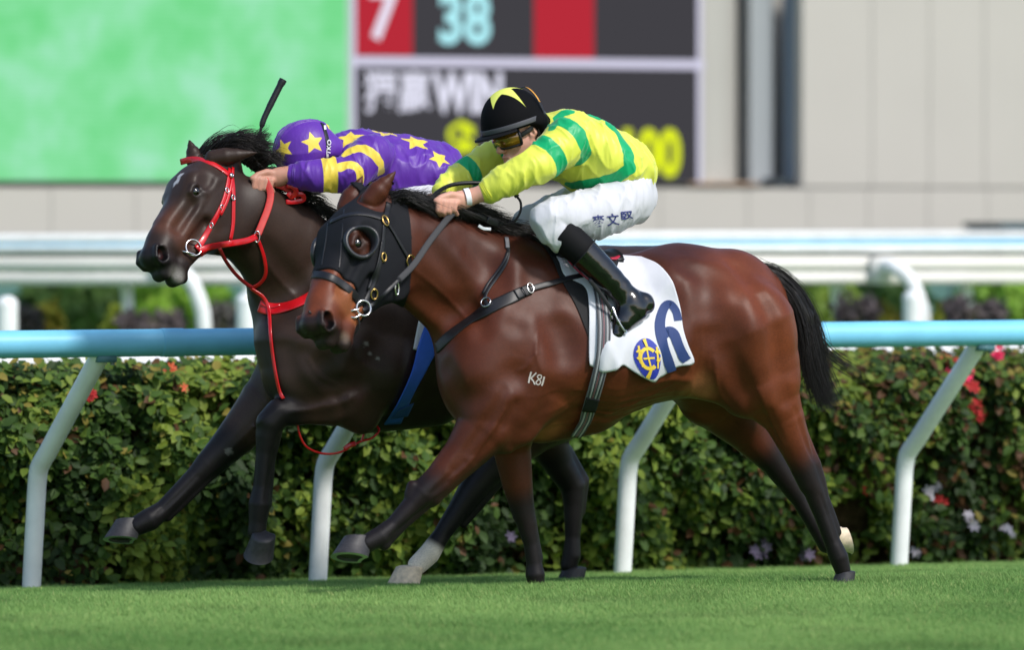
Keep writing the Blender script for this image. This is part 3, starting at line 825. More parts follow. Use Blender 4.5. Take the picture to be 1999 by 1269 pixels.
def ripple(f, amp, scale, seed):
    """slight unevenness of muscle under the skin"""
    m = np.argwhere(np.abs(f.F) < .03); P = f.lo + m * f.h
    f.F[m[:, 0], m[:, 1], m[:, 2]] += (amp * (vnoise(P, scale, seed) + .6 * vnoise(P * [1, 1, .6], scale * 2.1, seed + 1))).astype(np.float32)

def skin_folds(f, lo, hi, amp, scale, aniso, seed):
    """fine parallel folds of loose skin in one region"""
    m = np.argwhere(np.abs(f.F) < .02); P = f.lo + m * f.h; lo = np.array(lo); hi = np.array(hi)
    c = (lo + hi) / 2; w = np.exp(-((np.abs(P - c) / ((hi - lo) / 2)) ** 4).sum(1))
    s = w > .02; m, P, w = m[s], P[s], w[s]
    f.F[m[:, 0], m[:, 1], m[:, 2]] += (amp * w * (.5 - (1 - np.abs(vnoise(P * np.array(aniso), scale, seed))) ** 2)).astype(np.float32)

def hoof_mesh(toe, heel, up, width, h):
    """a hoof: toe and heel points of the ground edge, up = direction to the coronet, height h"""
    toe = np.array(toe); heel = np.array(heel); up = np.array(up, float); fw = toe - heel; L = np.linalg.norm(fw); fw /= L
    up = up - fw * (up @ fw); up /= np.linalg.norm(up); sd = np.cross(up, fw)
    n = 22; rings = []
    c0 = (toe + heel) / 2
    for (z, sc, sh) in ((-.012, .90, 0), (0, 1.0, 0), (.02, .985, -.012), (.5, .88, -.11), (.92, .80, -.20), (1.0, .78, -.215), (1.05, .62, -.22), (1.06, .2, -.2)):
        r = []
        for i in range(n):
            a = 2 * math.pi * i / n; x = math.cos(a); y = math.sin(a)
            x = x if x > -.75 else -.75 - (abs(y) < .5) * -.08
            r.append(c0 + fw * (L / 2 * (x + .08) * sc + sh * L) + sd * width / 2 * y * sc + up * h * z)
        rings.append(r)
    V = [v for r in rings for v in r]; F = []; mi = []
    for j in range(len(rings) - 1):
        for i in range(n): F.append((j * n + i, j * n + (i + 1) % n, (j + 1) * n + (i + 1) % n, (j + 1) * n + i)); mi.append(1 if j == 0 else 0)
    t_ = len(rings) - 1; F.append(tuple(t_ * n + i for i in range(n))); mi.append(0)
    # sole: a recessed cup with a frog wedge
    b = len(V); cc = np.mean(rings[0], 0)
    inner = [cc + (np.array(v) - cc) * .78 for v in rings[0]]; deep = [cc + (np.array(v) - cc) * .70 + up * h * .13 for v in rings[0]]
    V += inner + deep; V.append(cc + up * h * .10)
    for i in range(n):
        j = (i + 1) % n
        F += [(i, b + i, b + j, j), (b + i, b + n + i, b + n + j, b + j), (b + n + i, b + 2 * n, b + n + j)]; mi += [1, 2, 2]
    return V, F, mi

def make_hoof(parent, fr, toe, heel, up, width, h, mats, label=None):
    V, F, mi = hoof_mesh(toe, heel, up, width, h)
    me = new_mesh("hoof", V, F, mats); me.polygons.foreach_set("material_index", mi)
    o = link("hoof", me, parent)
    if label: o["label"] = label
    return auto_smooth(o, 50)

def px_chain(fr, pts, extra=0):
    """[(px, py, w, r_px)] -> [(point, radius m)]"""
    return [(fr.loc(a, b, w), r * fr.m(w)) for (a, b, w, r) in pts]

def chain_dist(P, pts):
    D = np.full(len(P), 9.0)
    for (a, ra), (b, rb) in zip(pts[:-1], pts[1:]):
        ab = b - a; t = np.clip(((P - a) @ ab) / max(ab @ ab, 1e-12), 0, 1)
        D = np.minimum(D, np.linalg.norm(P - a - t[:, None] * ab, axis=1) - (ra + t * (rb - ra)))
    return D

class Paint:
    def __init__(s, V, base): s.V = V; s.c = np.tile(np.array(base[:3], float), (len(V), 1))
    def mix(s, w, col): s.c += (np.array(col[:3]) - s.c) * np.asarray(w)[:, None]
    def chain(s, pts, col, feather=.04, amount=1.0):
        d = chain_dist(s.V, pts); s.mix((1 - smoothstep(0, feather, d)) * amount, col)

def coat_material(name, gloss):
    """short glossy hair coat over a painted base colour"""
    m = mat(name, attr="coat", rough=gloss, spec=.24, noise=(8, .20))
    nt = m.node_tree; N = nt.nodes; L = nt.links; b = N["Principled BSDF"]
    tc = N.new("ShaderNodeTexCoord"); mp = N.new("ShaderNodeMapping"); mp.inputs["Scale"].default_value = (70, 240, 240)
    nz = N.new("ShaderNodeTexNoise"); nz.inputs["Scale"].default_value = 3; nz.inputs["Detail"].default_value = 3
    n2 = N.new("ShaderNodeTexNoise"); n2.inputs["Scale"].default_value = 14; n2.inputs["Detail"].default_value = 2
    ad = N.new("ShaderNodeMath"); ad.operation = 'MULTIPLY_ADD'; ad.inputs[1].default_value = .8
    bp = N.new("ShaderNodeBump"); bp.inputs["Strength"].default_value = .17; bp.inputs["Distance"].default_value = .004
    L.new(tc.outputs["Object"], mp.inputs[0]); L.new(mp.outputs[0], nz.inputs[0]); L.new(tc.outputs["Object"], n2.inputs[0])
    L.new(n2.outputs[0], ad.inputs[0]); L.new(nz.outputs[0], ad.inputs[2]); L.new(ad.outputs[0], bp.inputs["Height"])
    L.new(bp.outputs[0], b.inputs["Normal"])
    # fine hair grain in the colour
    n3 = N.new("ShaderNodeTexNoise"); n3.inputs["Scale"].default_value = 2.2; n3.inputs["Detail"].default_value = 5; n3.inputs["Roughness"].default_value = .75
    m3 = N.new("ShaderNodeMapping"); m3.inputs["Scale"].default_value = (45, 110, 110); L.new(tc.outputs["Object"], m3.inputs[0]); L.new(m3.outputs[0], n3.inputs[0])
    r3 = N.new("ShaderNodeMapRange"); r3.inputs[1].default_value = .3; r3.inputs[2].default_value = .7; r3.inputs[3].default_value = .74; r3.inputs[4].default_value = 1.26; L.new(n3.outputs[0], r3.inputs[0])
    h3 = N.new("ShaderNodeHueSaturation"); old = b.inputs["Base Color"].links[0].from_socket
    L.new(r3.outputs[0], h3.inputs["Value"]); L.new(old, h3.inputs["Color"]); L.new(h3.outputs[0], b.inputs["Base Color"])
    mr = N.new("ShaderNodeMapRange"); mr.inputs[3].default_value = gloss - .07; mr.inputs[4].default_value = gloss + .12
    L.new(n2.outputs[0], mr.inputs[0]); L.new(mr.outputs[0], b.inputs["Roughness"])
    return m

M_eye = mat("eye", srgb(14, 9, 7), rough=.06, spec=.6, coat=1)
M_hoof = mat("hoof_horn", srgb(46, 45, 48), rough=.5, noise=(60, .3), bump=(40, .3, .003, (1, 1, 6)))
M_hoofp = mat("hoof_pale", srgb(224, 204, 176), rough=.5, noise=(50, .25))
M_shoe = mat("aluminium_shoe", srgb(190, 200, 192), rough=.35, metal=.8)
M_sole = mat("hoof_sole", srgb(52, 58, 50), rough=.8, noise=(30, .4))
M_solep = mat("hoof_sole_pale", srgb(216, 190, 140), rough=.7, noise=(30, .3))
M_hair = mat("black_hair", srgb(27, 23, 22), rough=.42, spec=.45, noise=(14, .45))
M_hairb = mat("dark_hair", srgb(31, 25, 23), rough=.42, spec=.45, noise=(14, .45))
COAT_B = coat_material("bay_coat", .40)
COAT_D = coat_material("dark_brown_coat", .39)

def eyes(h, parent, sides=(1, -1)):
    for q in sides:
        V = []; F = []
        bm = bmesh.new(); bmesh.ops.create_uvsphere(bm, u_segments=20, v_segments=12, radius=.0215 * h.k)
        me = bpy.data.meshes.new("eye"); bm.to_mesh(me); bm.free(); me.materials.append(M_eye)
        for p in me.polygons: p.use_smooth = True
        o = link("eye", me, parent); o.location = h.p(.238, .024, q * .0795)
# ------------------------------------------------------------------ near horse: bay with a black hood
HN = Head(FN.loc(720, 396, .10), FN.loc(603, 646, .39), math.radians(16), wide=1.20, lat=1.04)
def near_horse():
    fr = FN
    lo = np.array([-1.05, -.78, -.06]); hi = np.array([1.55, .42, 1.80])
    f = Field(lo, hi, .0058)
    def ch(pts, k=.05, sq=1.0, mode='add'): f.chain(px_chain(fr, pts), k, sq, mode)
    # trunk
    ch([(1030, 668, 0, 178), (1140, 662, 0, 172), (1250, 642, 0, 150), (1330, 628, 0, 146), (1410, 622, 0, 126)], .05, 1.22)
    ch([(955, 520, 0, 52), (1030, 500, 0, 42), (1120, 520, 0, 40)], .12, 1.5)
    ch([(1330, 590, 0, 108), (1420, 585, 0, 96), (1475, 585, 0, 58)], .08, 1.1)
    for q in (1, -1):
        ch([(1385, 620, q * .13, 100), (1460, 660, q * .14, 96), (1485, 710, q * .14, 76)], .09)
        ch([(1310, 560, q * .16, 40), (1360, 600, q * .18, 50)], .12)
        ch([(1180, 690, q * .14, 110), (1300, 680, q * .14, 90), (1370, 690, q * .13, 80)], .08)   # ribs and flank              # point of the hip
        ch([(945, 690, q * .10, 80), (950, 770, q * .11, 72)], .09)               # breast
    # neck
    ch([(772, 478, .12, 82), (852, 515, .07, 101), (940, 566, .02, 124), (1020, 640, 0, 160)], .06, 1.75)
    ch([(800, 565, .10, 24), (862, 622, .07, 28), (912, 690, .04, 46)], .06)
    # shoulder
    for q in (1, -1):
        ch([(1005, 540, q * .10, 60), (985, 640, q * .13, 82), (940, 735, q * .16, 78)], .10)
        ch([(1070, 650, q * .17, 56), (1055, 720, q * .185, 78), (1010, 810, q * .19, 56)], .09)
    # near fore leg
    legs = {}
    legs['nf'] = [(958, 770, .19, 76), (950, 828, .20, 58), (902, 888, .20, 39), (858, 935, .20, 30), (826, 963, .20, 26), (804, 987, .20, 20), (768, 1025, .20, 16.5), (743, 1047, .20, 20), (716, 1062, .20, 18)]
    ch(legs['nf'], .025)
    ch([(1005, 845, .20, 30), (990, 870, .2, 16)], .05)                            # elbow
    ch([(945, 878, .20, 18), (895, 930, .20, 13), (850, 975, .20, 9)], .02)
    ch([(838, 985, .2, 6.5), (790, 1028, .2, 6.5), (756, 1061, .2, 8)], .012)         # tendons
    ch([(806, 950, .2, 12), (800, 966, .2, 11)], .012); ch([(846, 974, .2, 13)] * 2, .015); ch([(750, 1066, .2, 10)] * 2, .015)
    legs['of'] = [(992, 830, -.16, 54), (1000, 880, -.17, 37), (1010, 945, -.17, 30), (1022, 1003, -.17, 22.5), (1028, 1022, -.17, 20), (1037, 1062, -.17, 15), (1043, 1102, -.17, 15.5), (1045, 1122, -.17, 19), (1047, 1142, -.17, 16)]
    ch(legs['of'], .03)
    ch([(1040, 1030, -.17, 7), (1053, 1090, -.17, 7)], .012)
    # near hind leg
    legs['nh'] = [(1447, 650, .15, 112), (1487, 745, .17, 77), (1530, 818, .18, 41), (1556, 882, .18, 29), (1577, 932, .18, 23), (1590, 962, .18, 20), (1606, 1008, .18, 16.5), (1624, 1056, .18, 16), (1637, 1088, .18, 19.5), (1645, 1114, .18, 16)]
    ch(legs['nh'], .03)
    ch([(1552, 790, .18, 11), (1570, 845, .18, 8), (1584, 882, .18, 9), (1590, 904, .18, 13), (1600, 935, .18, 11), (1610, 970, .18, 8), (1636, 1040, .18, 7)], .014)
    ch([(1562, 918, .18, 15), (1575, 948, .18, 15)], .014)
    ch([(1400, 728, .17, 56), (1442, 772, .17, 34)], .07)                          # stifle
    legs['oh'] = [(1380, 730, -.10, 92), (1392, 765, -.13, 74), (1465, 850, -.16, 40), (1512, 905, -.16, 27), (1535, 938, -.16, 23), (1562, 978, -.16, 17.5), (1598, 1038, -.16, 16.5), (1614, 1062, -.16, 19), (1632, 1056, -.16, 16)]
    ch(legs['oh'], .03)
    ch([(1500, 866, -.16, 9), (1548, 908, -.16, 12), (1585, 980, -.16, 7)], .015)
    # belly and girth
    ch([(1060, 815, 0, 46), (1150, 800, 0, 40)], .10)
    # head
    h = HN
    ears = [(1, h.p(.015, .03, .066), fr.loc(769, 338, .20), np.array([0, 1.0, 0])),
            (-1, h.p(.015, .03, -.06), fr.loc(706, 347, .06), np.array([0, 1.0, 0]))]
    sculpt_head(f, h, ears)
    # muscle grooves and ridges laid on the finished surface
    def groove(pp, r, depth, k=.02, mode='cut'):
        s = spline(pp, 14); pts, n, ok = f.hit(fr, s[:, 0], s[:, 1])
        sg = 1 if mode == 'cut' else -1
        prof = np.sin(np.linspace(.15, math.pi - .15, len(pts)))
        q = [(p + nn * sg * (r - depth * w), r) for p, nn, w in zip(pts, n, prof)]
        f.chain(q, k, 1.0, mode)
    groove([(872, 722), (900, 772), (950, 762), (1000, 740)], .05, .006, .05)
    groove([(1090, 640), (1096, 700), (1088, 755), (1062, 808), (1032, 842)], .05, .012, .05)
    groove([(905, 600), (880, 640), (862, 668)], .05, .006, .04)
    groove([(800, 560), (850, 596), (905, 616)], .05, .005, .05)
    groove([(985, 765), (940, 840), (885, 915)], .022, .007, .022)
    groove([(1005, 790), (968, 850), (930, 888)], .020, .006, .020)
    groove([(1378, 660), (1366, 720), (1384, 765)], .05, .010, .05)
    groove([(1400, 545), (1392, 600), (1420, 650)], .09, .006, .08)
    groove([(1505, 610), (1522, 690), (1530, 760)], .09, .003, .08)
    groove([(1420, 690), (1462, 775), (1510, 850)], .04, .008, .04)
    groove([(1250, 760), (1300, 742), (1345, 742)], .012, .004, .02, 'add')
    groove([(832, 984), (796, 1018), (762, 1048)], .008, .004, .006)
    groove([(1600, 965), (1617, 1010), (1634, 1062)], .008, .004, .006)
    groove([(1552, 800), (1572, 860), (1586, 895)], .014, .005, .012)
    groove([(905, 905), (860, 950), (846, 962)], .016, .005, .014)
    for vp, r_ in (([(1040, 600), (1052, 640), (1046, 690), (1060, 730)], .006), ([(1046, 690), (1030, 715), (1012, 725)], .005), ([(1120, 838), (1180, 812), (1250, 782), (1310, 752)], .007), ([(985, 800), (955, 850), (915, 905), (880, 935)], .006), ([(1000, 780), (985, 830)], .005),
                   ([(1395, 700), (1402, 760), (1430, 800)], .006), ([(1480, 760), (1505, 820), (1530, 870)], .006), ([(800, 520), (850, 560), (900, 610), (930, 650)], .007), ([(1180, 812), (1200, 790), (1240, 775)], .005)):
        groove(vp, r_, .0042, .010, 'add')
    groove([(1060, 560), (1070, 620), (1100, 690)], .07, .006, .06)
    groove([(905, 470), (950, 520), (985, 560)], .05, .006, .05)
    groove([(830, 470), (880, 530), (925, 600), (940, 650)], .04, .006, .04)
    groove([(1040, 500), (1030, 560), (1010, 630)], .05, .006, .05)
    groove([(1435, 520), (1480, 575), (1508, 640), (1518, 720), (1530, 780)], .035, .007, .035)
    groove([(1340, 520), (1372, 545), (1385, 600)], .06, .006, .05)
    for i in range(7):                                                               # folds of skin behind the elbow
        groove([(1075 + i * 9, 770 + i * 6), (1100 + i * 14, 766 + i * 9), (1135 + i * 20, 768 + i * 10)], .010, .0022, .012)
    f.blur(fr.loc(820, 800, .4) * [1, 0, 1] + [0, -.5, -.2], fr.loc(1600, 440, .4) * [1, 0, 1] + [0, .42, .1], 1)
    ripple(f, .0012, 13, 61)
    skin_folds(f, fr.loc(1050, 850, .34) * [1, 0, 1] + [0, -.36, 0], fr.loc(1350, 745, .34) * [1, 0, 1] + [0, .36, 0], .0045, 30, (.22, 1, 1.5), 65)
    skin_folds(f, fr.loc(1330, 790, .34) * [1, 0, 1] + [0, -.36, 0], fr.loc(1420, 640, .34) * [1, 0, 1] + [0, .36, 0], .004, 24, (1.6, 1, .4), 66)
    V, Q = f.mesh()
    # coat colours, with some light and shade painted in
    P = Paint(V, srgb(86, 42, 25))
    nv = vnoise(V, 7, 3) * .5 + .5
    P.mix(.35 * nv, srgb(56, 27, 19))
    u = V[:, 0]; z = V[:, 2]
    top = smoothstep(1.10, 1.45, z)
    P.mix(top * .45 * smoothstep(-.9, -.3, u), srgb(56, 32, 27))
    P.chain(px_chain(fr, [(1470, 540, .2, 60), (1530, 690, .2, 60), (1520, 800, .2, 30)]), srgb(112, 56, 31), .16, .7)  # brighter orange rump: its sunlit side painted into the coat
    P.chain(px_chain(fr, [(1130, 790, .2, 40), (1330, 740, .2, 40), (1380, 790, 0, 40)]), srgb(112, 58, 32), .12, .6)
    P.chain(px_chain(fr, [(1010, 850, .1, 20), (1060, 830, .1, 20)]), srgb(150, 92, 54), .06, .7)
    P.chain(px_chain(fr, [(860, 720, .05, 40), (935, 790, .1, 60)]), srgb(72, 38, 30), .14, .5)  # chest front painted darker, standing in for shade
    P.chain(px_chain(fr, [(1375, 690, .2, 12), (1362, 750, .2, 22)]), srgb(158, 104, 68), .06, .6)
    blk = srgb(25, 21, 23)
    for key, i0 in (('nf', 4), ('of', 3), ('nh', 4), ('oh', 3)):
        c = px_chain(fr, legs[key])
        a, b = c[i0], c[i0 + 1]
        P.chain(c[i0:], blk, .10, .97)
        P.chain(c[i0 + 2:], blk, .06, 1.0)
    P.chain(px_chain(fr, [(958, 880, .2, 10), (870, 960, .2, 20)]), srgb(44, 28, 26), .08, .6)
    # head: dark muzzle with paler nose bridge and reddish face
    hh = h.inv(V); onh = (np.abs(hh[:, 2]) < .16) & (hh[:, 0] < .68) & (hh[:, 0] > -.15) & (np.abs(hh[:, 1]) < .24) & (u < fr.loc(800, 500, .2)[0])
    t = np.where(onh, hh[:, 0], -1)
    P.mix(smoothstep(.2, .36, t) * onh * .9, srgb(112, 56, 34))
    P.mix(smoothstep(.34, .42, t) * (1 - smoothstep(.46, .50, t)) * (hh[:, 1] < .01) * onh * .6, srgb(150, 92, 56))
    P.mix(smoothstep(.50, .57, t - hh[:, 1] * .25 + .015 * vnoise(hh, 40, 4)) * onh * .95, srgb(30, 26, 27))
    P.mix((t > 0) * (1 - smoothstep(.01, .075, np.linalg.norm(hh - [.238, .024, .09], axis=1))) * .85, srgb(40, 25, 20))
    c_ = np.array([.556, -.010, .084]); e_ = hh - c_; ca, sa = math.cos(-.6), math.sin(-.6)
    e_ = np.linalg.norm(np.stack([(ca * e_[:, 0] + sa * e_[:, 1]) / .036, (-sa * e_[:, 0] + ca * e_[:, 1]) / .022, e_[:, 2] / .052], 1), axis=1)
    P.mix((t > 0) * (1 - smoothstep(1.0, 1.10, e_)), srgb(9, 6, 6)); P.mix((t > 0) * (1 - smoothstep(.0, .35, np.abs(e_ - .98))) * (hh[:, 2] < .045) * .4, srgb(60, 18, 16))  # nostril hollow painted near black for the shade inside, reddish lining
    P.mix((1 - smoothstep(.0, .03, np.linalg.norm(hh - [.545, -.10, .05], axis=1))) * .5 * onh, srgb(150, 128, 112))
    root = empty("horse", fr.mat, label="bay racehorse in a black eye hood with a white number 6 cloth, galloping in front", cat="horse")
    me = new_mesh("body", V, Q, COAT_B); cattr(me, "coat", P.c)
    link("body", me, root)
    eyes(h, root)
    def L(a, b, w): return fr.loc(a, b, w)
    up = np.array([0, 0, 1.0])
    make_hoof(root, fr, L(650, 1084, .22), L(724, 1096, .20), np.array([.32, .45, 1]), .12, .085, [M_hoof, M_shoe, M_sole])
    make_hoof(root, fr, L(1022, 1178, -.17), L(1066, 1180, -.17), np.array([.2, 0, 1]), .105, .075, [M_hoof, M_shoe, M_sole])
    make_hoof(root, fr, L(1620, 1152, .18), L(1668, 1150, .18), np.array([.2, 0, 1]), .10, .07, [M_hoof, M_shoe, M_sole])
    make_hoof(root, fr, L(1662, 1080, -.16), L(1645, 1020, -.16), np.array([-1, 0, .25]), .11, .06, [M_hoofp, M_shoe, M_solep], "pale hoof flicked up behind")
    return root, f
H_N, FLD_N = near_horse()
# ------------------------------------------------------------------ far horse: dark brown, red bridle
HO = Head(FO.loc(418, 318, .08), FO.loc(284, 512, .36), math.radians(8), wide=1.22, lat=1.0)
def other_horse():
    fr = FO
    f = Field(np.array([-1.85, -.80, -.06]), np.array([1.05, .55, 1.85]), .0062)
    def ch(pts, k=.05, sq=1.0, mode='add'): f.chain(px_chain(fr, pts), k, sq, mode)
    ch([(700, 655, 0, 172), (850, 648, 0, 163), (1010, 630, 0, 146), (1180, 612, 0, 134), (1290, 600, 0, 122)], .05, 1.2)
    ch([(640, 520, 0, 50), (720, 505, 0, 42), (800, 520, 0, 40)], .12, 1.5)
    for q in (1, -1):
        ch([(590, 668, q * .10, 92), (590, 722, q * .11, 76)], .09)
        ch([(670, 560, q * .11, 60), (650, 660, q * .14, 82), (610, 730, q * .16, 76)], .10)
        ch([(1180, 620, q * .12, 100), (1270, 640, q * .13, 96)], .09)
    ch([(740, 660, .17, 60), (730, 720, .19, 82), (700, 790, .20, 50)], .08)
    ch([(478, 424, .12, 78), (556, 487, .06, 96), (610, 560, 0, 130), (690, 630, 0, 150)], .06, 1.75)
    ch([(512, 545, .08, 22), (541, 610, .05, 34), (565, 680, .03, 56)], .06)
    legs = {}
    legs['of'] = [(575, 740, -.13, 82), (522, 787, -.15, 55), (466, 848, -.15, 39), (428, 886, -.15, 30), (405, 906, -.15, 25), (382, 930, -.15, 20), (318, 996, -.15, 17), (292, 1015, -.15, 21.5), (266, 1028, -.15, 18)]
    ch(legs['of'], .025)
    ch([(455, 888, -.15, 11), (400, 942, -.15, 8), (328, 1012, -.15, 7)], .014)
    legs['nf'] = [(655, 690, .17, 92), (676, 768, .20, 62), (648, 788, .22, 44), (590, 802, .22, 28), (545, 806, .22, 28), (527, 826, .22, 27), (521, 850, .22, 22), (517, 885, .22, 17), (511, 950, .22, 16.5), (506, 985, .22, 21.5), (503, 1020, .22, 18), (501, 1040, .22, 18)]
    ch(legs['nf'], .03)
    ch([(690, 780, .21, 40), (706, 822, .21, 20)], .06)
    ch([(540, 846, .22, 11), (531, 900, .22, 6.5), (522, 985, .22, 8)], .012)
    legs['nh'] = [(1230, 650, .13, 104), (1130, 760, .17, 84), (1030, 840, .18, 54), (964, 903, .18, 36), (918, 962, .18, 27), (894, 998, .18, 22), (862, 1045, .18, 16.5), (838, 1082, .18, 20), (815, 1104, .18, 19)]
    ch(legs['nh'], .03)
    ch([(985, 928, .18, 11), (940, 978, .18, 12), (905, 1025, .18, 7)], .014)
    legs['oh'] = [(1200, 680, -.12, 100), (1090, 790, -.15, 68), (1064, 852, -.15, 44), (1092, 908, -.15, 30), (1118, 948, -.15, 25), (1120, 985, -.15, 20), (1118, 1050, -.15, 15), (1116, 1085, -.15, 18), (1110, 1105, -.15, 16)]
    ch(legs['oh'], .03)
    ch([(1108, 880, -.15, 11), (1140, 938, -.15, 11), (1136, 1000, -.15, 7)], .014)
    ch([(720, 800, 0, 40), (850, 790, 0, 36)], .10)
    h = HO
    ears = [(-1, h.p(.02, .03, -.062), fr.loc(370, 275, .02), np.array([-.3, .9, 0])),
            (1, h.p(.02, .02, .066), fr.loc(498, 298, .20), np.array([0, .8, .3]))]
    sculpt_head(f, h, ears)
    def groove(pp, r, depth, k=.02, mode='cut'):
        s = spline(pp, 14); pts, n, ok = f.hit(fr, s[:, 0], s[:, 1])
        sg = 1 if mode == 'cut' else -1
        prof = np.sin(np.linspace(.15, math.pi - .15, len(pts)))
        f.chain([(p + nn * sg * (r - depth * w), r) for p, nn, w in zip(pts, n, prof)], k, 1.0, mode)
    groove([(560, 680), (580, 740), (610, 775)], .06, .010, .05)
    groove([(600, 690), (640, 745), (700, 750)], .04, .010, .04)
    groove([(520, 480), (570, 540), (610, 600)], .04, .007, .04)
    groove([(690, 600), (672, 660), (640, 700)], .05, .007, .05)
    groove([(752, 640), (745, 720), (722, 800)], .07, .009, .06)
    groove([(690, 790), (640, 812), (580, 818)], .03, .006, .03)
    groove([(520, 570), (560, 620), (620, 640)], .06, .008, .06)
    groove([(385, 930), (340, 975), (308, 1004)], .010, .004, .008)
    groove([(532, 880), (524, 940), (518, 978)], .010, .004, .008)
    for vp, r_ in (([(720, 640), (705, 690), (722, 730), (712, 770)], .006), ([(600, 700), (625, 735), (660, 752)], .006), ([(640, 790), (600, 800), (560, 806)], .006), ([(500, 480), (540, 540), (585, 590)], .007), ([(540, 800), (500, 830), (450, 880)], .006)):
        groove(vp, r_, .0042, .010, 'add')
    groove([(690, 760), (665, 775), (640, 778)], .02, .007, .02)
    groove([(700, 640), (715, 690), (705, 740)], .05, .007, .05)
    f.blur(fr.loc(470, 830, .4) * [1, 0, 1] + [0, -.45, -.2], fr.loc(1300, 460, .4) * [1, 0, 1] + [0, .45, .1], 1)
    ripple(f, .0013, 13, 63)
    V, Q = f.mesh()
    P = Paint(V, srgb(56, 41, 34)); z = V[:, 2]
    P.mix((vnoise(V, 7, 5) * .5 + .5) * .5, srgb(40, 30, 26))
    P.chain(px_chain(fr, [(600, 780, .2, 30), (690, 790, .2, 40)]), srgb(74, 50, 42), .08, .7)
    P.chain(px_chain(fr, [(490, 790, -.1, 40), (560, 760, -.1, 40)]), srgb(78, 58, 50), .10, .6)
    blk = srgb(24, 21, 23)
    for key, i0 in (('nf', 4), ('of', 3), ('nh', 3), ('oh', 3)):
        c = px_chain(fr, legs[key]); P.chain(c[i0:], blk, .10, .95); P.chain(c[i0 + 1:], blk, .05, 1)
    hh = h.inv(V); onh = (np.abs(hh[:, 2]) < .16) & (hh[:, 0] < .68) & (hh[:, 0] > -.15) & (np.abs(hh[:, 1]) < .26) & (V[:, 0] < fr.loc(515, 500, .2)[0])
    t = np.where(onh, hh[:, 0], -1)
    P.mix(smoothstep(.30, .40, t) * (1 - smoothstep(.44, .50, t)) * smoothstep(-.14, -.02, hh[:, 1]) * onh * .75, srgb(86, 52, 38))
    P.mix((t > .1) * (1 - smoothstep(0, .07, np.linalg.norm((hh - [.30, -.10, .07]) * [1, 1, .5], axis=1))) * .4, srgb(74, 50, 40))
    P.mix(smoothstep(.48, .57, t - hh[:, 1] * .25 + .015 * vnoise(hh, 40, 4)) * onh * .95, srgb(27, 25, 27))
    P.mix((t > 0) * (1 - smoothstep(.01, .05, np.linalg.norm(hh - [.238, .024, .088], axis=1))) * .8, srgb(24, 19, 18))
    star = np.hypot((hh[:, 0] - .215) / .026, (hh[:, 2] - .012 + .34 * (hh[:, 0] - .22)) / .011) - 1 + .7 * vnoise(hh, 95, 2) + .4 * vnoise(hh, 260, 3)
    P.mix((1 - smoothstep(-.5, .5, star)) * (hh[:, 1] > 0) * onh * .8, srgb(200, 200, 206))
    c_ = np.array([.556, -.010, .084]); e_ = hh - c_; ca, sa = math.cos(-.6), math.sin(-.6)
    e_ = np.linalg.norm(np.stack([(ca * e_[:, 0] + sa * e_[:, 1]) / .036, (-sa * e_[:, 0] + ca * e_[:, 1]) / .022, e_[:, 2] / .052], 1), axis=1)
    P.mix((t > 0) * (1 - smoothstep(1.0, 1.10, e_)), srgb(9, 6, 6)); P.mix((t > 0) * (1 - smoothstep(.0, .35, np.abs(e_ - .98))) * (hh[:, 2] < .045) * .4, srgb(60, 18, 16))  # shade inside the nostril painted on as near black, lining reddish
    P.mix((1 - smoothstep(.01, .05, np.linalg.norm((hh - [.56, -.11, .045]) * [1, .8, 1], axis=1))) * .6 * onh, srgb(150, 146, 140))
    c = px_chain(fr, legs['nh']); P.chain(c[-2:], srgb(236, 224, 206), .03, .97)
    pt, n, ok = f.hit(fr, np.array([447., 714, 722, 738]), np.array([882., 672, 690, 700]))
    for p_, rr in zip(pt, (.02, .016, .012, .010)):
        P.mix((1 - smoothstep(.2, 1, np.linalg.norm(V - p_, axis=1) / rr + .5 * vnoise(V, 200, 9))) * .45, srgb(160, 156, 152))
    root = empty("horse", fr.mat, label="dark brown racehorse with a red bridle and a small white star, on the rail side", cat="horse")
    me = new_mesh("body", V, Q, COAT_D); cattr(me, "coat", P.c); link("body", me, root)
    eyes(h, root)
    def L(a, b, w): return fr.loc(a, b, w)
    make_hoof(root, fr, L(204, 1052, -.15), L(276, 1058, -.15), np.array([.5, .35, 1]), .12, .085, [M_hoof, M_shoe, M_sole])
    make_hoof(root, fr, L(488, 1098, .26), L(524, 1072, .20), np.array([.05, -.5, 1]), .125, .09, [M_hoof, M_shoe, M_sole])
    make_hoof(root, fr, L(752, 1152, .18), L(824, 1152, .18), np.array([.42, 0, 1]), .125, .095, [M_hoofp, M_shoe, M_sole], "pale cream hoof below a white pastern")
    make_hoof(root, fr, L(1082, 1148, -.15), L(1142, 1148, -.15), np.array([.3, 0, 1]), .12, .085, [M_hoof, M_shoe, M_sole])
    return root, f
H_O, FLD_O = other_horse()
# ------------------------------------------------------------------ riders: shared tools
def ridged(P, seed, scale):
    return 1 - np.abs(vnoise(P, scale, seed))
def crease(f, amp, scale, seed, aniso=(1, 1, 1), lo=None, hi=None):
    """gentle folds in a cloth field"""
    m = np.argwhere(np.abs(f.F) < .03)
    P = (f.lo + m * f.h) * np.array(aniso)
    wob = np.stack([vnoise(P, scale * .5, seed + 1), vnoise(P, scale * .5, seed + 2), vnoise(P, scale * .5, seed + 3)], 1) * .05
    f.F[m[:, 0], m[:, 1], m[:, 2]] += (amp * (.5 - ridged(P + wob, seed, scale) ** 2)).astype(np.float32)

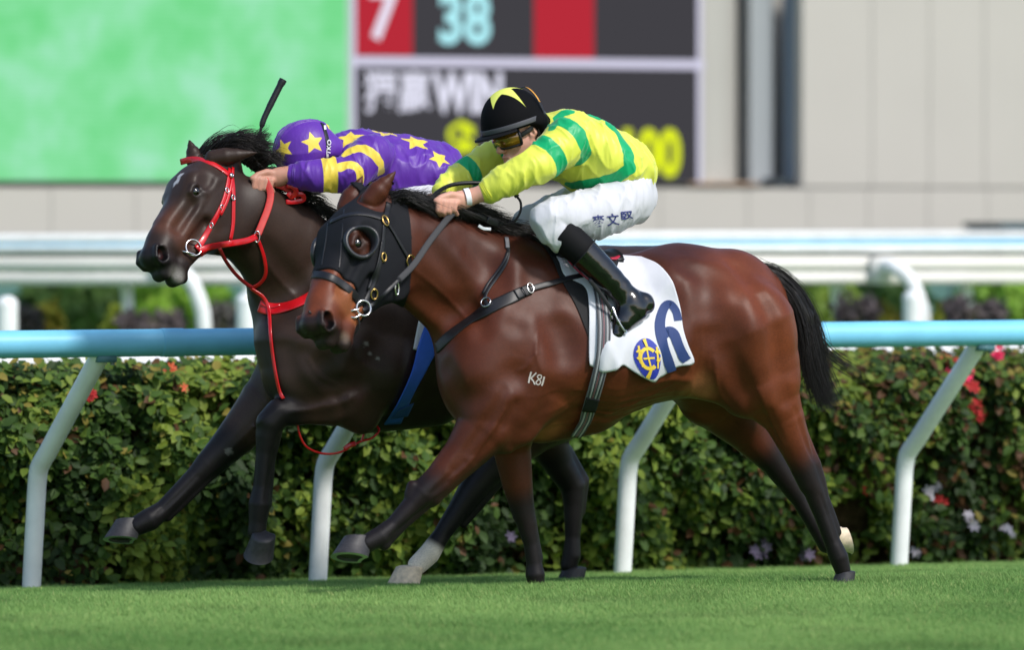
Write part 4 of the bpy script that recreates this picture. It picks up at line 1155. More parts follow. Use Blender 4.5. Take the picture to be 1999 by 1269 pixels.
def sd_star(x, y, r, rf=.46):
    k1 = np.array([.809016994, -.587785252]); k2 = np.array([-k1[0], k1[1]])
    x = np.abs(x); t = np.maximum(k1[0] * x + k1[1] * y, 0) * 2; x = x - t * k1[0]; y = y - t * k1[1]
    t = np.maximum(k2[0] * x + k2[1] * y, 0) * 2; x = x - t * k2[0]; y = y - t * k2[1]
    x = np.abs(x); y = y - r
    ba = rf * np.array([-k1[1], k1[0]]) - np.array([0, 1.0]); h = np.clip((x * ba[0] + y * ba[1]) / (ba @ ba), 0, r)
    return np.hypot(x - ba[0] * h, y - ba[1] * h) * np.sign(y * ba[0] - x * ba[1])

def star_field(V, c, n, r, rot=0.0, thick=.07):
    """signed distance to a star lying on the cloth round point c with normal n"""
    n = n / np.linalg.norm(n); a = np.cross([0, 0, 1.0], n) if abs(n[2]) < .95 else np.array([1.0, 0, 0]); a /= np.linalg.norm(a); b = np.cross(n, a)
    q = V - c; x, y = q @ a, q @ b; ca, sa = math.cos(rot), math.sin(rot)
    return np.maximum(sd_star(ca * x + sa * y, -sa * x + ca * y, r), np.abs(q @ n) - thick)

def hoop(V, a, b, t, hw, R):
    """band round a sleeve whose axis runs a->b, centred at fraction t"""
    ax = (b - a) / np.linalg.norm(b - a); c = a + (b - a) * t
    return np.maximum(np.abs((V - c) @ ax) - hw, np.linalg.norm(V - c, axis=1) - R)

def silk(name, base, second, rough=.45, wr=1.0, sheen=.2, spec=.4):
    """satin with a second colour printed where the 'print' distance is negative"""
    m = mat(name, rough=rough, spec=spec, sheen=sheen, bump=(19, .34 * wr, .012, (1.6, 1, .55)))
    nt = m.node_tree; N = nt.nodes; L = nt.links; b = N["Principled BSDF"]
    at = N.new("ShaderNodeAttribute"); at.attribute_name = "print"
    mr = N.new("ShaderNodeMapRange"); mr.inputs[1].default_value = -.0012; mr.inputs[2].default_value = .0012
    mx = N.new("ShaderNodeMix"); mx.data_type = 'RGBA'; mx.inputs[6].default_value = second; mx.inputs[7].default_value = base
    nz = N.new("ShaderNodeTexNoise"); nz.inputs["Scale"].default_value = 22; hs = N.new("ShaderNodeHueSaturation"); m2 = N.new("ShaderNodeMapRange"); m2.inputs[3].default_value = .96; m2.inputs[4].default_value = 1.04
    tc = N.new("ShaderNodeTexCoord"); L.new(tc.outputs["Object"], nz.inputs[0]); L.new(nz.outputs[0], m2.inputs[0]); L.new(m2.outputs[0], hs.inputs["Value"])
    L.new(at.outputs["Fac"], mr.inputs[0]); L.new(mr.outputs[0], mx.inputs[0]); L.new(mx.outputs[2], hs.inputs["Color"]); L.new(hs.outputs[0], b.inputs["Base Color"])
    return m

M_skin = mat("skin", attr="skin", rough=.5, spec=.4, bump=(90, .12, .002))
M_skin.node_tree.nodes["Principled BSDF"].inputs["Subsurface Weight"].default_value = .08
M_skin.node_tree.nodes["Principled BSDF"].inputs["Subsurface Radius"].default_value = (.01, .004, .002)
M_breech = mat("white_breeches", srgb(204, 204, 211), rough=.65, spec=.25, noise=(10, .04), bump=(9, .45, .016, (1.9, 1, .8)))
M_blackm = mat("black_velvet", srgb(13, 13, 16), rough=.75, spec=.2, bump=(60, .08, .002))
M_blackg = mat("black_patent", srgb(12, 12, 14), rough=.16, spec=.6, coat=.4, bump=(12, .2, .012, (1, 1, 2)))
M_leather = mat("black_leather", srgb(26, 26, 30), rough=.45, spec=.45, bump=(90, .2, .002))
M_strapg = mat("grey_elastic", srgb(112, 112, 116), rough=.6, bump=(120, .2, .002))
M_steel = mat("polished_steel", srgb(205, 205, 205), rough=.18, metal=1.0)
M_brass = mat("brass", srgb(196, 160, 96), rough=.25, metal=1.0)
M_redl = mat("red_strap", srgb(196, 16, 26), rough=.32, spec=.5, coat=.3, noise=(30, .08))
M_redr = mat("red_rubber_rein", srgb(186, 44, 38), rough=.6, noise=(60, .12), bump=(160, .4, .002))
M_lens = mat("amber_lens", srgb(120, 84, 14), rough=.08, spec=.8, coat=1.0, metal=.3)
M_white_band = mat("white_band", srgb(232, 234, 240), rough=.5)

def fist(f, fr, ox, oy, w0, s=1.0, k=.006):
    """closed hand on the reins: four bent fingers and a thumb; ox, oy move it in pixels"""
    def c(pts, kk=k): f.chain([(fr.loc(x * 1.0 + ox, y * 1.0 + oy, w0 + w), r * s * fr.m(w0)) for (x, y, w, r) in pts], kk)
    c([(918, 384, .0, 15), (898, 388, .0, 16), (882, 392, .0, 14)], .02)
    c([(905, 395, .0, 13), (884, 398, .0, 12)], .02)
    for i in range(4):
        x = 855 + 10.6 * i; l = (0, 3, 2, -1)[i]
        c([(x + 13, 388 + 1.2 * i, .0, 7.2), (x + 2, 394 + i, .032, 6.4), (x - .5, 410 + l, .034, 5.6), (x + 5, 419 + l, .012, 4.8)])
    c([(902, 384, .01, 8.5), (880, 380, .02, 7.4), (862, 385, .025, 6.2), (851, 392, .03, 5.4)], .008)

def head_frame(fr, px, py, w, fwd, up):
    o = fr.loc(px, py, w); f = np.array(fwd, float); f /= np.linalg.norm(f); u = np.array(up, float); u -= f * (u @ f); u /= np.linalg.norm(u)
    l = np.cross(f, u); R = np.stack([f, l, u], 1)          # forward, side, up
    return o, R
def face(f, o, R):
    p = lambda a, b, c: o + R @ np.array([a, b, c])
    f.ellipsoid(p(-.005, 0, .02), (.098, .076, .105), R, .02)
    f.chain([(p(.03, 0, -.05), .062), (p(.058, 0, -.095), .036)], .03)
    f.chain([(p(.078, 0, -.112), .020), (p(.072, 0, -.116), .020)], .02)                 # chin
    f.chain([(p(.088, 0, -.005), .009), (p(.108, 0, -.045), .0135)], .012)               # nose
    for q in (1, -1):
        f.chain([(p(.098, q * .012, -.050), .008)] * 2, .008)
        f.chain([(p(.06, q * .042, -.035), .024)] * 2, .02)                                # cheek
        f.chain([(p(-.005, q * .066, -.055), .02), (p(.05, q * .03, -.105), .018)], .025) # jaw line
        f.chain([(p(-.01, q * .077, .012), .016), (p(-.018, q * .080, -.012), .017), (p(-.006, q * .076, -.035), .010)], .006)  # ear
        f.chain([(p(-.004, q * .090, .004), .009), (p(-.008, q * .091, -.012), .008)], .004, mode='cut')
        f.ellipsoid(p(.090, q * .032, -.006), (.012, .018, .010), R, .008, 'cut')
    f.chain([(p(.086, -.018, -.078), .0085), (p(.094, 0, -.077), .0095), (p(.086, .018, -.078), .0085)], .006)
    f.chain([(p(.084, -.015, -.090), .009), (p(.090, 0, -.091), .010), (p(.084, .015, -.090), .009)], .006)
    f.chain([(p(.094, -.02, -.0835), .0025), (p(.102, 0, -.0835), .0025), (p(.094, .02, -.0835), .0025)], .003, mode='cut')

def helmet_field(o, R, rad, ctr, cut, lo, hi, h=.0045):
    g = Field(lo, hi, h)
    g.ellipsoid(o + R @ np.array(ctr), rad, R, 0)
    return g

def half_space(g, p, n, k=.006):
    """keep the side n points away from"""
    i = (np.zeros(3, int), g.n); X, Y, Z = g.coords(*i)
    d = (X - p[0]) * n[0] + (Y - p[1]) * n[1] + (Z - p[2]) * n[2]; d = d.astype(np.float32) + np.zeros_like(g.F)
    hh = np.maximum(k - np.abs(g.F - d), 0) / k
    g.F = np.maximum(g.F, d) + hh * hh * k * .25

def decal(name, polys2d, f, fr, lift, m, parent, sub=6.0, group=None):
    """flat print: 2D pixel polygons (verts, faces) laid on a surface; a list of them is laid one over the other"""
    if isinstance(polys2d, list):
        VV = []; FF = []
        for i, it in enumerate(polys2d):
            o = decal(name, it, f, fr, (lambda x, y, i=i: (lift(x, y) if callable(lift) else lift + 0 * x) + .00035 * i), m, parent, sub)
            b = len(VV); VV += [v.co[:] for v in o.data.vertices]; FF += [tuple(k + b for k in p.vertices) for p in o.data.polygons]; bpy.data.objects.remove(o)
        return link(name, new_mesh(name, VV, FF, m), parent)
    V, F = polys2d
    bm = bmesh.new(); vs = [bm.verts.new((v[0], v[1], 0)) for v in V]
    for q in F:
        try: bm.faces.new([vs[i] for i in q])
        except ValueError: pass
    bmesh.ops.triangulate(bm, faces=bm.faces[:])
    for _ in range(4):
        e = [e for e in bm.edges if e.calc_length() > sub]
        if not e: break
        bmesh.ops.subdivide_edges(bm, edges=e, cuts=1); bmesh.ops.triangulate(bm, faces=bm.faces[:])
    bm.verts.ensure_lookup_table()
    P = np.array([v.co[:2] for v in bm.verts]); idx = {v: i for i, v in enumerate(bm.verts)}; Fc = [tuple(idx[v] for v in q.verts) for q in bm.faces]; bm.free()
    L = lift(P[:, 0], P[:, 1]) if callable(lift) else lift
    pts, n, ok = f.hit(fr, P[:, 0], P[:, 1])
    pts = pts + n * np.asarray(L)[..., None] if np.ndim(L) else pts + n * L
    return link(name, new_mesh(name, pts, Fc, m), parent)

def stroke(pts, w, n=26):
    """2D brush stroke as quads"""
    s = spline(pts, n); T = np.gradient(s, axis=0); T /= np.linalg.norm(T, axis=1, keepdims=True) + 1e-9
    N = np.stack([-T[:, 1], T[:, 0]], 1); w = np.interp(np.linspace(0, 1, n), np.linspace(0, 1, np.size(w)) if np.size(w) > 1 else [0, 1], np.atleast_1d(w) if np.size(w) > 1 else [w, w])[:, None] / 2
    V = np.concatenate([s + N * w, s - N * w]); F = [(i, i + 1, n + i + 1, n + i) for i in range(n - 1)]
    return [tuple(v) for v in V], F
def merge2d(items):
    V = []; F = []
    for v, f in items: F += [tuple(i + len(V) for i in q) for q in f]; V += list(v)
    return V, F
def text2d(s, cx, cy, w, h, rot=0.0, shear=0.0, bold=.0):
    V, F, _ = text_mesh(s, bold, 3); x = (V[:, 0] - .5) * w; y = -(V[:, 1] - .5) * h; x = x - shear * y
    c, s_ = math.cos(rot), math.sin(rot)
    return [(cx + c * a - s_ * b, cy + s_ * a + c * b) for a, b in zip(x, y)], F

def strap(name, f, fr, path, wpx, thick, m, parent, lift=.001, n=None, free=()):
    """flat strap laid over a body along a pixel path"""
    p = np.array(path, float); n = n or max(8, int(np.linalg.norm(np.diff(p[:, :2], axis=0), axis=1).sum() / 6))
    s = spline(p[:, :2], n); pts, nr, ok = f.hit(fr, s[:, 0], s[:, 1])
    for _ in range(2):
        nr[1:-1] = (nr[:-2] + 2 * nr[1:-1] + nr[2:]) / 4; pts[1:-1] = (pts[:-2] + 2 * pts[1:-1] + pts[2:]) / 4
    pts = pts + nr * lift
    return MB().ribbon(pts, nr, np.interp(np.linspace(0, 1, n), np.linspace(0, 1, np.size(wpx)), np.atleast_1d(wpx)) * fr.m(.2) if np.size(wpx) > 1 else wpx * fr.m(.2), thick, 0).build(name, m, parent)

def rope(name, fr, path, r, m, parent, n=30, flat=None):
    """free strap or cord through (px, py, w) points"""
    p = np.array(path, float); s = spline(p, n); pts = np.array([fr.loc(a, b, c) for a, b, c in s])
    if flat is None: return MB().tube(pts, r, 8).build(name, m, parent)
    nr = np.tile(fr.cam - pts.mean(0), (n, 1)); nr /= np.linalg.norm(nr, axis=1, keepdims=True)
    return MB().ribbon(pts - nr * flat / 2, nr, r * 2, flat).build(name, m, parent)

def ring(name, c, nrm, R, r, m, parent, sx=1.0, sy=1.0, n=28, up=(0, 0, 1.0)):
    nrm = np.array(nrm, float); nrm /= np.linalg.norm(nrm); a = np.cross(up, nrm); a /= np.linalg.norm(a); b = np.cross(nrm, a)
    pts = [c + R * (sx * math.cos(t) * a + sy * math.sin(t) * b) for t in np.linspace(0, 2 * math.pi, n, endpoint=False)]
    return MB().tube(pts, r, 8, closed=True).build(name, m, parent)

def skin_paint(V, base, o=None, R=None):
    P = Paint(V, base); nz = vnoise(V, 60, 8) * .5 + .5
    P.mix(.12 * nz, srgb(196, 120, 100))
    return P
# ------------------------------------------------------------------ near rider: yellow and green silks
def near_rider():
    fr = FN; root = empty("jockey", fr.mat, label="jockey in lime yellow silks with green hoops and a black star topped helmet", cat="person")
    lo = fr.loc(820, 690, .1) * [1, 0, 1] + [0, -.48, 0]; hi = fr.loc(1310, 150, .1) * [1, 0, 1] + [0, .42, 0]
    C = lambda pts: px_chain(fr, pts)
    ho, HR = head_frame(fr, 1012, 258, .03, (-.93, -.22, -.30), (-.28, 0, .96))
    # body
    b = Field(lo, hi, .0042)
    b.chain(C([(1105, 290, 0, 44), (1170, 320, 0, 50), (1230, 352, 0, 42)]), .03, .8)
    b.chain(C([(1095, 280, 0, 28), (1045, 262, .02, 27)]), .03)
    b.chain(C([(1105, 275, .17, 30), (1045, 325, .22, 26), (990, 352, .20, 24), (950, 374, .17, 19), (922, 384, .15, 14.5)]), .02)
    b.chain(C([(1040, 265, -.17, 28), (960, 315, -.2, 24), (905, 345, -.18, 22), (866, 376, -.12, 15)]), .02)
    b.chain(C([(1228, 390, .11, 38), (1140, 420, .22, 38), (1068, 431, .27, 28), (1086, 452, .28, 24), (1130, 486, .30, 19), (1200, 557, .315, 14), (1228, 598, .32, 12)]), .02)
    b.chain(C([(1215, 385, -.11, 38), (1130, 402, -.2, 34), (1034, 440, -.26, 26), (1085, 494, -.295, 19), (1170, 560, -.31, 16), (1215, 605, -.32, 14)]), .02)
    face(b, ho, HR)
    fist(b, fr, 0, 0, .145); fist(b, fr, -36, 4, -.10)
    V, Q = b.mesh()
    P = skin_paint(V, srgb(208, 158, 138)); hq = (V - ho) @ HR
    P.mix((1 - smoothstep(.0, .03, np.linalg.norm((hq - [.1, 0, -.083]) * [1, .8, 1.6], axis=1))) * .6, srgb(176, 92, 84))
    P.mix((1 - smoothstep(.01, .05, np.linalg.norm(hq - [.105, 0, -.05], axis=1))) * .35, srgb(206, 130, 112))
    hand = (1 - smoothstep(.0, .02, chain_dist(V, C([(850, 412, .18, 14), (895, 412, .18, 14)]))))
    P.mix(hand * .3, srgb(196, 132, 116))
    me = new_mesh("body", V, Q, M_skin); cattr(me, "skin", P.c); link("body", me, root)
    # silks
    s = Field(lo, hi, .0046)
    s.chain(C([(1098, 287, 0, 66), (1150, 305, 0, 76), (1210, 333, 0, 69), (1230, 342, 0, 52)]), .03, .82)
    s.chain(C([(1080, 262, .0, 38), (1105, 262, 0, 50)]), .05, .8)
    na = C([(1108, 275, .16, 47), (1048, 322, .22, 37), (990, 351, .2, 32), (966, 365, .18, 28), (953, 373, .17, 24)])
    fa = C([(1045, 270, -.16, 46), (962, 314, -.2, 39), (905, 345, -.17, 33), (872, 367, -.10, 26), (862, 372, -.08, 20)])
    s.chain(na, .035); s.chain(fa, .035)
    s.chain(C([(1150, 272, .13, 30), (1215, 320, .15, 26)]), .07)
    crease(s, .008, 15, 51, (1.5, 1, .8)); crease(s, .006, 28, 57, (1.6, 1, .6))
    V, Q = s.mesh()
    d = hoop(V, na[0][0], na[1][0], .0, .030, .108)
    d = np.minimum(d, hoop(V, na[0][0], na[1][0], .70, .029, .112))
    d = np.minimum(d, hoop(V, fa[0][0], fa[1][0], .70, .026, .12)); d = np.minimum(d, hoop(V, fa[1][0], fa[2][0], .88, .025, .12))
    def band(pp, hw, n=20):
        q = spline(pp, n); pts, nn, ok = s.hit(fr, q[:, 0], q[:, 1]); return chain_dist(V, [(p_, hw) for p_ in pts])
    d = np.minimum(d, band([(1155, 222), (1190, 240), (1222, 285), (1230, 322)], .026))
    d = np.minimum(d, band([(1114, 362), (1132, 362), (1160, 357), (1205, 345), (1232, 328)], .026))
    d = np.minimum(d, band([(1078, 248), (1092, 226), (1112, 216)], .022))
    m = silk("yellow_green_silk", srgb(222, 228, 84), srgb(0, 166, 102))
    me = new_mesh("silk_shirt", V, Q, m); fattr(me, "print", d); link("silk_shirt", me, root)
    # gathered cuff
    c0, c1 = na[-2][0], na[-1][0]; ax = (c1 - c0) / np.linalg.norm(c1 - c0)
    for i in range(3):
        ring("cuff_elastic", c1 + ax * (-.002 + .007 * i), ax, .044 - .002 * i, .0055, mat("cuff_yellow", srgb(214, 214, 60), rough=.5), root, up=(0, 1, 0))
    # white wrist band
    w0, w1 = fr.loc(917, 384, .152), fr.loc(907, 386, .15); ax = (w1 - w0) / np.linalg.norm(w1 - w0)
    mb = MB(); mb.tube([w0 + (w1 - w0) * t for t in (0, .33, .66, 1)], .0365, 22, cap=False); mb.build("wrist_band", M_white_band, root)
    # breeches
    g = Field(lo, hi, .0046)
    g.chain(C([(1222, 346, 0, 52), (1238, 384, 0, 44)]), .03, .72)
    nl = C([(1226, 392, .11, 51), (1165, 416, .19, 52), (1094, 425, .25, 44), (1070, 429, .27, 37), (1080, 450, .28, 34), (1092, 462, .285, 31)])
    g.chain(nl, .03); g.chain(C([(1218, 386, -.11, 50), (1130, 400, -.2, 44), (1036, 436, -.26, 37), (1052, 470, -.28, 34)]), .03)
    crease(g, .007, 15, 71, (1.6, 1, .7)); crease(g, .005, 30, 75, (1.6, 1, .5))
    V, Q = g.mesh(); br = link("breeches", new_mesh("breeches", V, Q, M_breech), root)
    navy = mat("navy_print", srgb(52, 58, 120), rough=.7)
    for ch_, cx_, cy_ in (("麥", 1168, 431), ("文", 1196, 428), ("堅", 1223, 424)):
        decal("lettering", text2d(ch_, cx_, cy_, 24, 24, -.10, 0, .012), g, fr, .0025, navy, br, 5)
    # boots
    for sd, foot in ((1, None), (-1, None)):
        bt = Field(lo, hi, .0046) if sd == 1 else Field(lo * [1, 1, 1], hi, .006)
        W = lambda w: w * sd - (0 if sd == 1 else 0)
        if sd == 1: leg = [(1096, 456, .283, 34), (1130, 485, .30, 32), (1170, 524, .31, 29), (1203, 558, .315, 26), (1224, 582, .318, 25)]; ft = [(1256, 592, .318, 22), (1236, 604, .322, 30), (1216, 628, .335, 23), (1205, 652, .345, 13)]
        else: leg = [(1048, 466, .283, 38), (1090, 500, .30, 34), (1140, 540, .31, 29), (1180, 572, .315, 25), (1200, 590, .318, 25)]; ft = [(1236, 600, .318, 17), (1214, 612, .322, 22), (1194, 634, .335, 17), (1184, 654, .345, 10)]
        bt.chain(C([(a, c, W(e), r) for a, c, e, r in leg]), .02); bt.chain(C([(a, c, W(e), r) for a, c, e, r in ft]), .04)
        bt.chain(C([(1262 - (0 if sd == 1 else 22), 598, W(.318), 15)] * 2), .012)
        ax0 = fr.loc(leg[0][0], leg[0][1], W(leg[0][2])); ax1 = fr.loc(leg[1][0], leg[1][1], W(leg[1][2])); a = (ax1 - ax0) / np.linalg.norm(ax1 - ax0)
        half_space(bt, ax0 + a * -.006, -a)
        m_ = np.argwhere(np.abs(bt.F) < .03); PP = bt.lo + m_ * bt.h; ank = fr.loc(1210, 572, W(.32)); wgt = np.exp(-(np.linalg.norm(PP - ank, axis=1) / .09) ** 2)
        bt.F[m_[:, 0], m_[:, 1], m_[:, 2]] += (wgt * .0016 * np.sin((PP - ank) @ (a * 115 + np.array([0, 30, 0])) + 2 * vnoise(PP, 20, 3))).astype(np.float32)
        V, Q = bt.mesh(); me = new_mesh("boot", V, Q, [M_blackg, M_blackm])
        cen = V[Q].mean(1); me.polygons.foreach_set("material_index", (((cen - ax0) @ a) < .115).astype(np.int32))
        bo = link("boot", me, root)
        if sd == 1:                                                       # stitched rim between matte top and patent shaft
            ring("boot_seam", ax0 + a * .117, a, .0690, .0022, M_leather, bo, up=(0, 1, 0))
    # helmet
    hg = Field(ho - .26, ho + .26, .0042)
    hg.ellipsoid(ho + HR @ np.array([.010, 0, .035]), (.136, .118, .150), HR, 0)
    half_space(hg, ho + HR @ np.array([0, 0, .022]), -HR[:, 2], .01)
    for q in (1, -1):                                                     # sides reach down round the ears
        hg.chain([(ho + HR @ np.array([-.055, q * .085, .02]), .034), (ho + HR @ np.array([-.07, q * .07, -.03]), .026)], .03)
    hg.chain([(ho + HR @ np.array([-.095, -.04, .0]), .035), (ho + HR @ np.array([-.095, .04, .0]), .035)], .03)
    V, Q = hg.mesh(); top = ho + HR @ np.array([.04, .03, .18]); nn = HR @ np.array([.22, .10, .97]); nn /= np.linalg.norm(nn)
    d = star_field(V, ho + HR @ np.array([.028, .0, .185]), nn, .098, 2.6, .12)
    hel = link("helmet", new_mesh("helmet", V, Q, silk("black_cap_star", srgb(9, 9, 12), srgb(222, 228, 110), .8, .1, 0, .12)), root); fattr(hel.data, "print", d)
    # peak and hat band
    pk = []; nA = 22
    for i in range(nA + 1):
        t = (i / nA - .5) * 2.3
        pk.append((math.cos(t), math.sin(t)))
    V = []; F = []
    for (c, s_) in pk:
        ext = .040 * max(0, c) ** .8 + .004
        for (e, z) in ((0, .030), (ext, .024 - ext * .10), (ext, .019 - ext * .10), (0, .022)):
            V.append(ho + HR @ np.array([.010 + (.132 + e) * c, (.115 + e * .9) * s_, z]))
    for i in range(nA):
        for j in range(4): F.append((i * 4 + j, i * 4 + (j + 1) % 4, i * 4 + 4 + (j + 1) % 4, i * 4 + 4 + j))
    link("peak", new_mesh("peak", V, F, M_blackm), hel)
    pts = []; nr = []
    for t in np.linspace(0, 2 * math.pi, 48, endpoint=False):
        n_ = HR @ np.array([math.cos(t) / .136, math.sin(t) / .118, .0]); n_ /= np.linalg.norm(n_)
        pts.append(ho + HR @ np.array([.010 + .1365 * math.cos(t), .1185 * math.sin(t), .040])); nr.append(n_)
    MB().ribbon(pts, nr, .020, .003, closed=True).build("hat_band", mat("hat_band_grey", srgb(70, 70, 76), rough=.55), hel)
    pts = []; nr = []
    for t in np.linspace(-1.6, 1.35, 24):                                  # thin orange tab and strap over the back of the crown
        x, z = -.074, .035 + .127 * math.cos(t); y = .099 * math.sin(t)
        pts.append(ho + HR @ np.array([x - .006, y * 1.01, z])); n_ = HR @ np.array([-.5, math.sin(t), math.cos(t)]); nr.append(n_ / np.linalg.norm(n_))
    MB().ribbon(pts, nr, .010, .003).build("helmet_strap", M_leather, hel)
    MB().ribbon(pts[4:12], [n_ for n_ in nr[4:12]], .007, .0045).build("orange_tab", mat("orange_tab", srgb(226, 160, 60), rough=.5), hel)
    near = [q for q in (1, -1) if (HR @ np.array([0, q, 0]))[1] < 0][0]     # the side towards the camera
    cs = [(-.045, near * .098, .02), (-.03, near * .088, -.04), (.012, near * .060, -.10), (.045, 0, -.135), (.012, -near * .060, -.10), (-.03, -near * .088, -.04), (-.045, -near * .098, .02)]
    pp = np.array([ho + HR @ np.array(c) for c in cs]); pp = spline(pp, 36); cc = ho + HR @ np.array([0, 0, -.03]); nr = pp - cc; nr /= np.linalg.norm(nr, axis=1, keepdims=True)
    MB().ribbon(pp, nr, .014, .003).build("chin_strap", M_leather, hel)
    # goggles
    gog = empty("goggles"); gog.parent = root
    G = []; 
    V = []; F = []; n = 22
    for i in range(n + 1):
        t = (i / n - .5) * 2.5
        for (z, e) in ((.022, .0), (.016, .010), (-.010, .013), (-.032, .010), (-.040, .0)):
            zz = z + (.010 * math.exp(-(t / .22) ** 2) if z < 0 else 0)
            V.append(ho + HR @ np.array([.016 + (.088 + e) * math.cos(t), (.078 + e) * math.sin(t), zz]))
    for i in range(n):
        for j in range(4): F.append((i * 5 + j, i * 5 + 5 + j, i * 5 + 6 + j, i * 5 + j + 1))
    link("lens", new_mesh("lens", V, F, M_lens), gog)
    for row in (0, 4):
        MB().tube([V[i * 5 + row] for i in range(n + 1)], .006, 8).build("goggle_frame", M_leather, gog)
    for q in (0, n):
        MB().tube([V[q * 5 + j] for j in range(5)], .006, 8).build("goggle_frame", M_leather, gog)
    for q in (1, -1):
        t = q * 1.25; a = np.array([.016 + .088 * math.cos(t), .078 * math.sin(t), -.008])
        pts = [ho + HR @ (a + np.array(c)) for c in ((0, 0, 0), (-.045, q * .016, .012), (-.09, q * .012, .03))]
        pp = spline(pts, 8); nr = np.tile(HR @ np.array([0, q, 0]), (8, 1)); MB().ribbon(pp, nr, .018, .003).build("goggle_strap", M_leather, gog)
    return root, s, g
R_N, SILK_N, BREECH_N = near_rider()
# ------------------------------------------------------------------ far rider: purple and gold silks
def other_rider():
    fr = FO; root = empty("jockey", fr.mat, label="jockey in purple silks and cap with yellow stars, low on the dark horse", cat="person")
    lo = fr.loc(455, 620, .1) * [1, 0, 1] + [0, -.46, 0]; hi = fr.loc(930, 215, .1) * [1, 0, 1] + [0, .42, 0]
    C = lambda pts: px_chain(fr, pts)
    ho, HR = head_frame(fr, 604, 308, .03, (-.93, -.05, -.34), (-.34, 0, .94))
    b = Field(lo, hi, .0045)
    b.chain(C([(690, 312, 0, 36), (760, 324, 0, 42), (845, 328, 0, 36)]), .03, .8)
    b.chain(C([(680, 306, 0, 24), (630, 302, .02, 25)]), .03)
    b.chain(C([(720, 302, .17, 27), (674, 344, .22, 24), (620, 342, .2, 21), (573, 341, .17, 17), (548, 342, .155, 14)]), .02)
    b.chain(C([(700, 302, -.17, 26), (640, 345, -.2, 22), (570, 346, -.1, 16), (540, 345, -.06, 13)]), .02)
    b.chain(C([(864, 356, .09, 26), (800, 402, .18, 26), (742, 424, .25, 25), (790, 470, .29, 24), (860, 540, .31, 17), (880, 570, .31, 15)]), .02)
    b.chain(C([(864, 356, -.09, 26), (800, 402, -.18, 26), (742, 424, -.25, 25), (780, 470, -.29, 24), (850, 540, -.31, 17)]), .02)
    face(b, ho, HR); fist(b, fr, -359, -44, .145, .95); fist(b, fr, -345, -48, -.06, .95)
    V, Q = b.mesh(); P = skin_paint(V, srgb(186, 136, 116)); me = new_mesh("body", V, Q, M_skin); cattr(me, "skin", P.c); link("body", me, root)
    s = Field(lo, hi, .0048)
    s.chain(C([(688, 312, 0, 52), (755, 320, 0, 62), (830, 328, 0, 57), (860, 322, 0, 44)]), .03, .8)
    s.chain(C([(775, 345, .12, 42), (850, 342, .13, 38)]), .06)
    s.chain(C([(672, 300, .0, 36), (700, 300, 0, 46)]), .05, .8)
    na = C([(725, 304, .16, 44), (678, 340, .22, 36), (620, 343, .2, 32), (590, 342, .18, 28), (574, 341, .17, 22)])
    fa = C([(705, 304, -.16, 44), (645, 343, -.2, 34), (575, 346, -.11, 24)])
    s.chain(na, .03); s.chain(fa, .03)
    s.chain(C([(760, 380, .05, 18), (700, 376, .05, 20)]), .05)
    crease(s, .008, 15, 81, (1.5, 1, .8)); crease(s, .006, 28, 87, (1.6, 1, .6))
    V, Q = s.mesh()
    d = hoop(V, na[1][0], na[2][0], .62, .030, .13)
    def band(pp, hw, n=16):
        q = spline(pp, n); pts, nn, ok = s.hit(fr, q[:, 0], q[:, 1]); return chain_dist(V, [(p_, hw) for p_ in pts])
    d = np.minimum(d, band([(674, 300), (700, 288), (724, 297), (742, 316), (744, 338)], .020))
    d = np.minimum(d, band([(664, 326), (684, 320), (700, 332), (704, 352), (700, 366)], .021))
    for (px, py, r, rot) in ((684, 270, .062, .3), (752, 262, .062, .1), (812, 276, .066, -.2), (733, 365, .062, .5), (800, 384, .055, .1), (858, 310, .05, .4)):
        p_, n_, ok = s.hit(fr, np.array([px * 1.0]), np.array([py * 1.0])); d = np.minimum(d, star_field(V, p_[0], n_[0], r, rot))
    M_pur = silk("purple_gold_silk", srgb(92, 44, 156), srgb(232, 204, 74))
    me = new_mesh("silk_shirt", V, Q, M_pur); fattr(me, "print", d); link("silk_shirt", me, root)
    c0, c1 = na[-2][0], na[-1][0]; ax = (c1 - c0) / np.linalg.norm(c1 - c0)
    for i in range(2): ring("cuff_elastic", c1 + ax * (-.002 + .007 * i), ax, .041 - .002 * i, .0055, mat("cuff_purple", srgb(80, 40, 140), rough=.5), root, up=(0, 1, 0))
    g = Field(lo, hi, .006)
    g.chain(C([(856, 330, 0, 34), (872, 336, 0, 34)]), .03, .72)
    for q in (1, -1):
        g.chain(C([(864, 356, q * .09, 34), (800, 402, q * .18, 36), (742, 424, q * .25, 34), (770, 452, q * .28, 33)]), .03)
    crease(g, .006, 16, 91)
    V, Q = g.mesh(); link("breeches", new_mesh("breeches", V, Q, M_breech), root)
    for q in (1, -1):
        bt = Field(lo, hi, .007)
        bt.chain(C([(764, 438, q * .28, 38), (800, 480, q * .295, 33), (850, 530, q * .31, 27), (872, 556, q * .315, 24)]), .02)
        bt.chain(C([(900, 566, q * .315, 16), (880, 576, q * .32, 21), (856, 598, q * .33, 16), (848, 610, q * .335, 11)]), .02)
        V, Q = bt.mesh(); link("boot", new_mesh("boot", V, Q, M_blackg), root)
    # cap
    hg = Field(ho - .26, ho + .26, .0044)
    hg.ellipsoid(ho + HR @ np.array([.004, 0, .030]), (.138, .120, .134), HR, 0)
    half_space(hg, ho + HR @ np.array([0, 0, -.020]), -HR[:, 2], .02)
    hg.chain([(ho + HR @ np.array([-.10, -.045, .0]), .042), (ho + HR @ np.array([-.10, .045, .0]), .042)], .04)
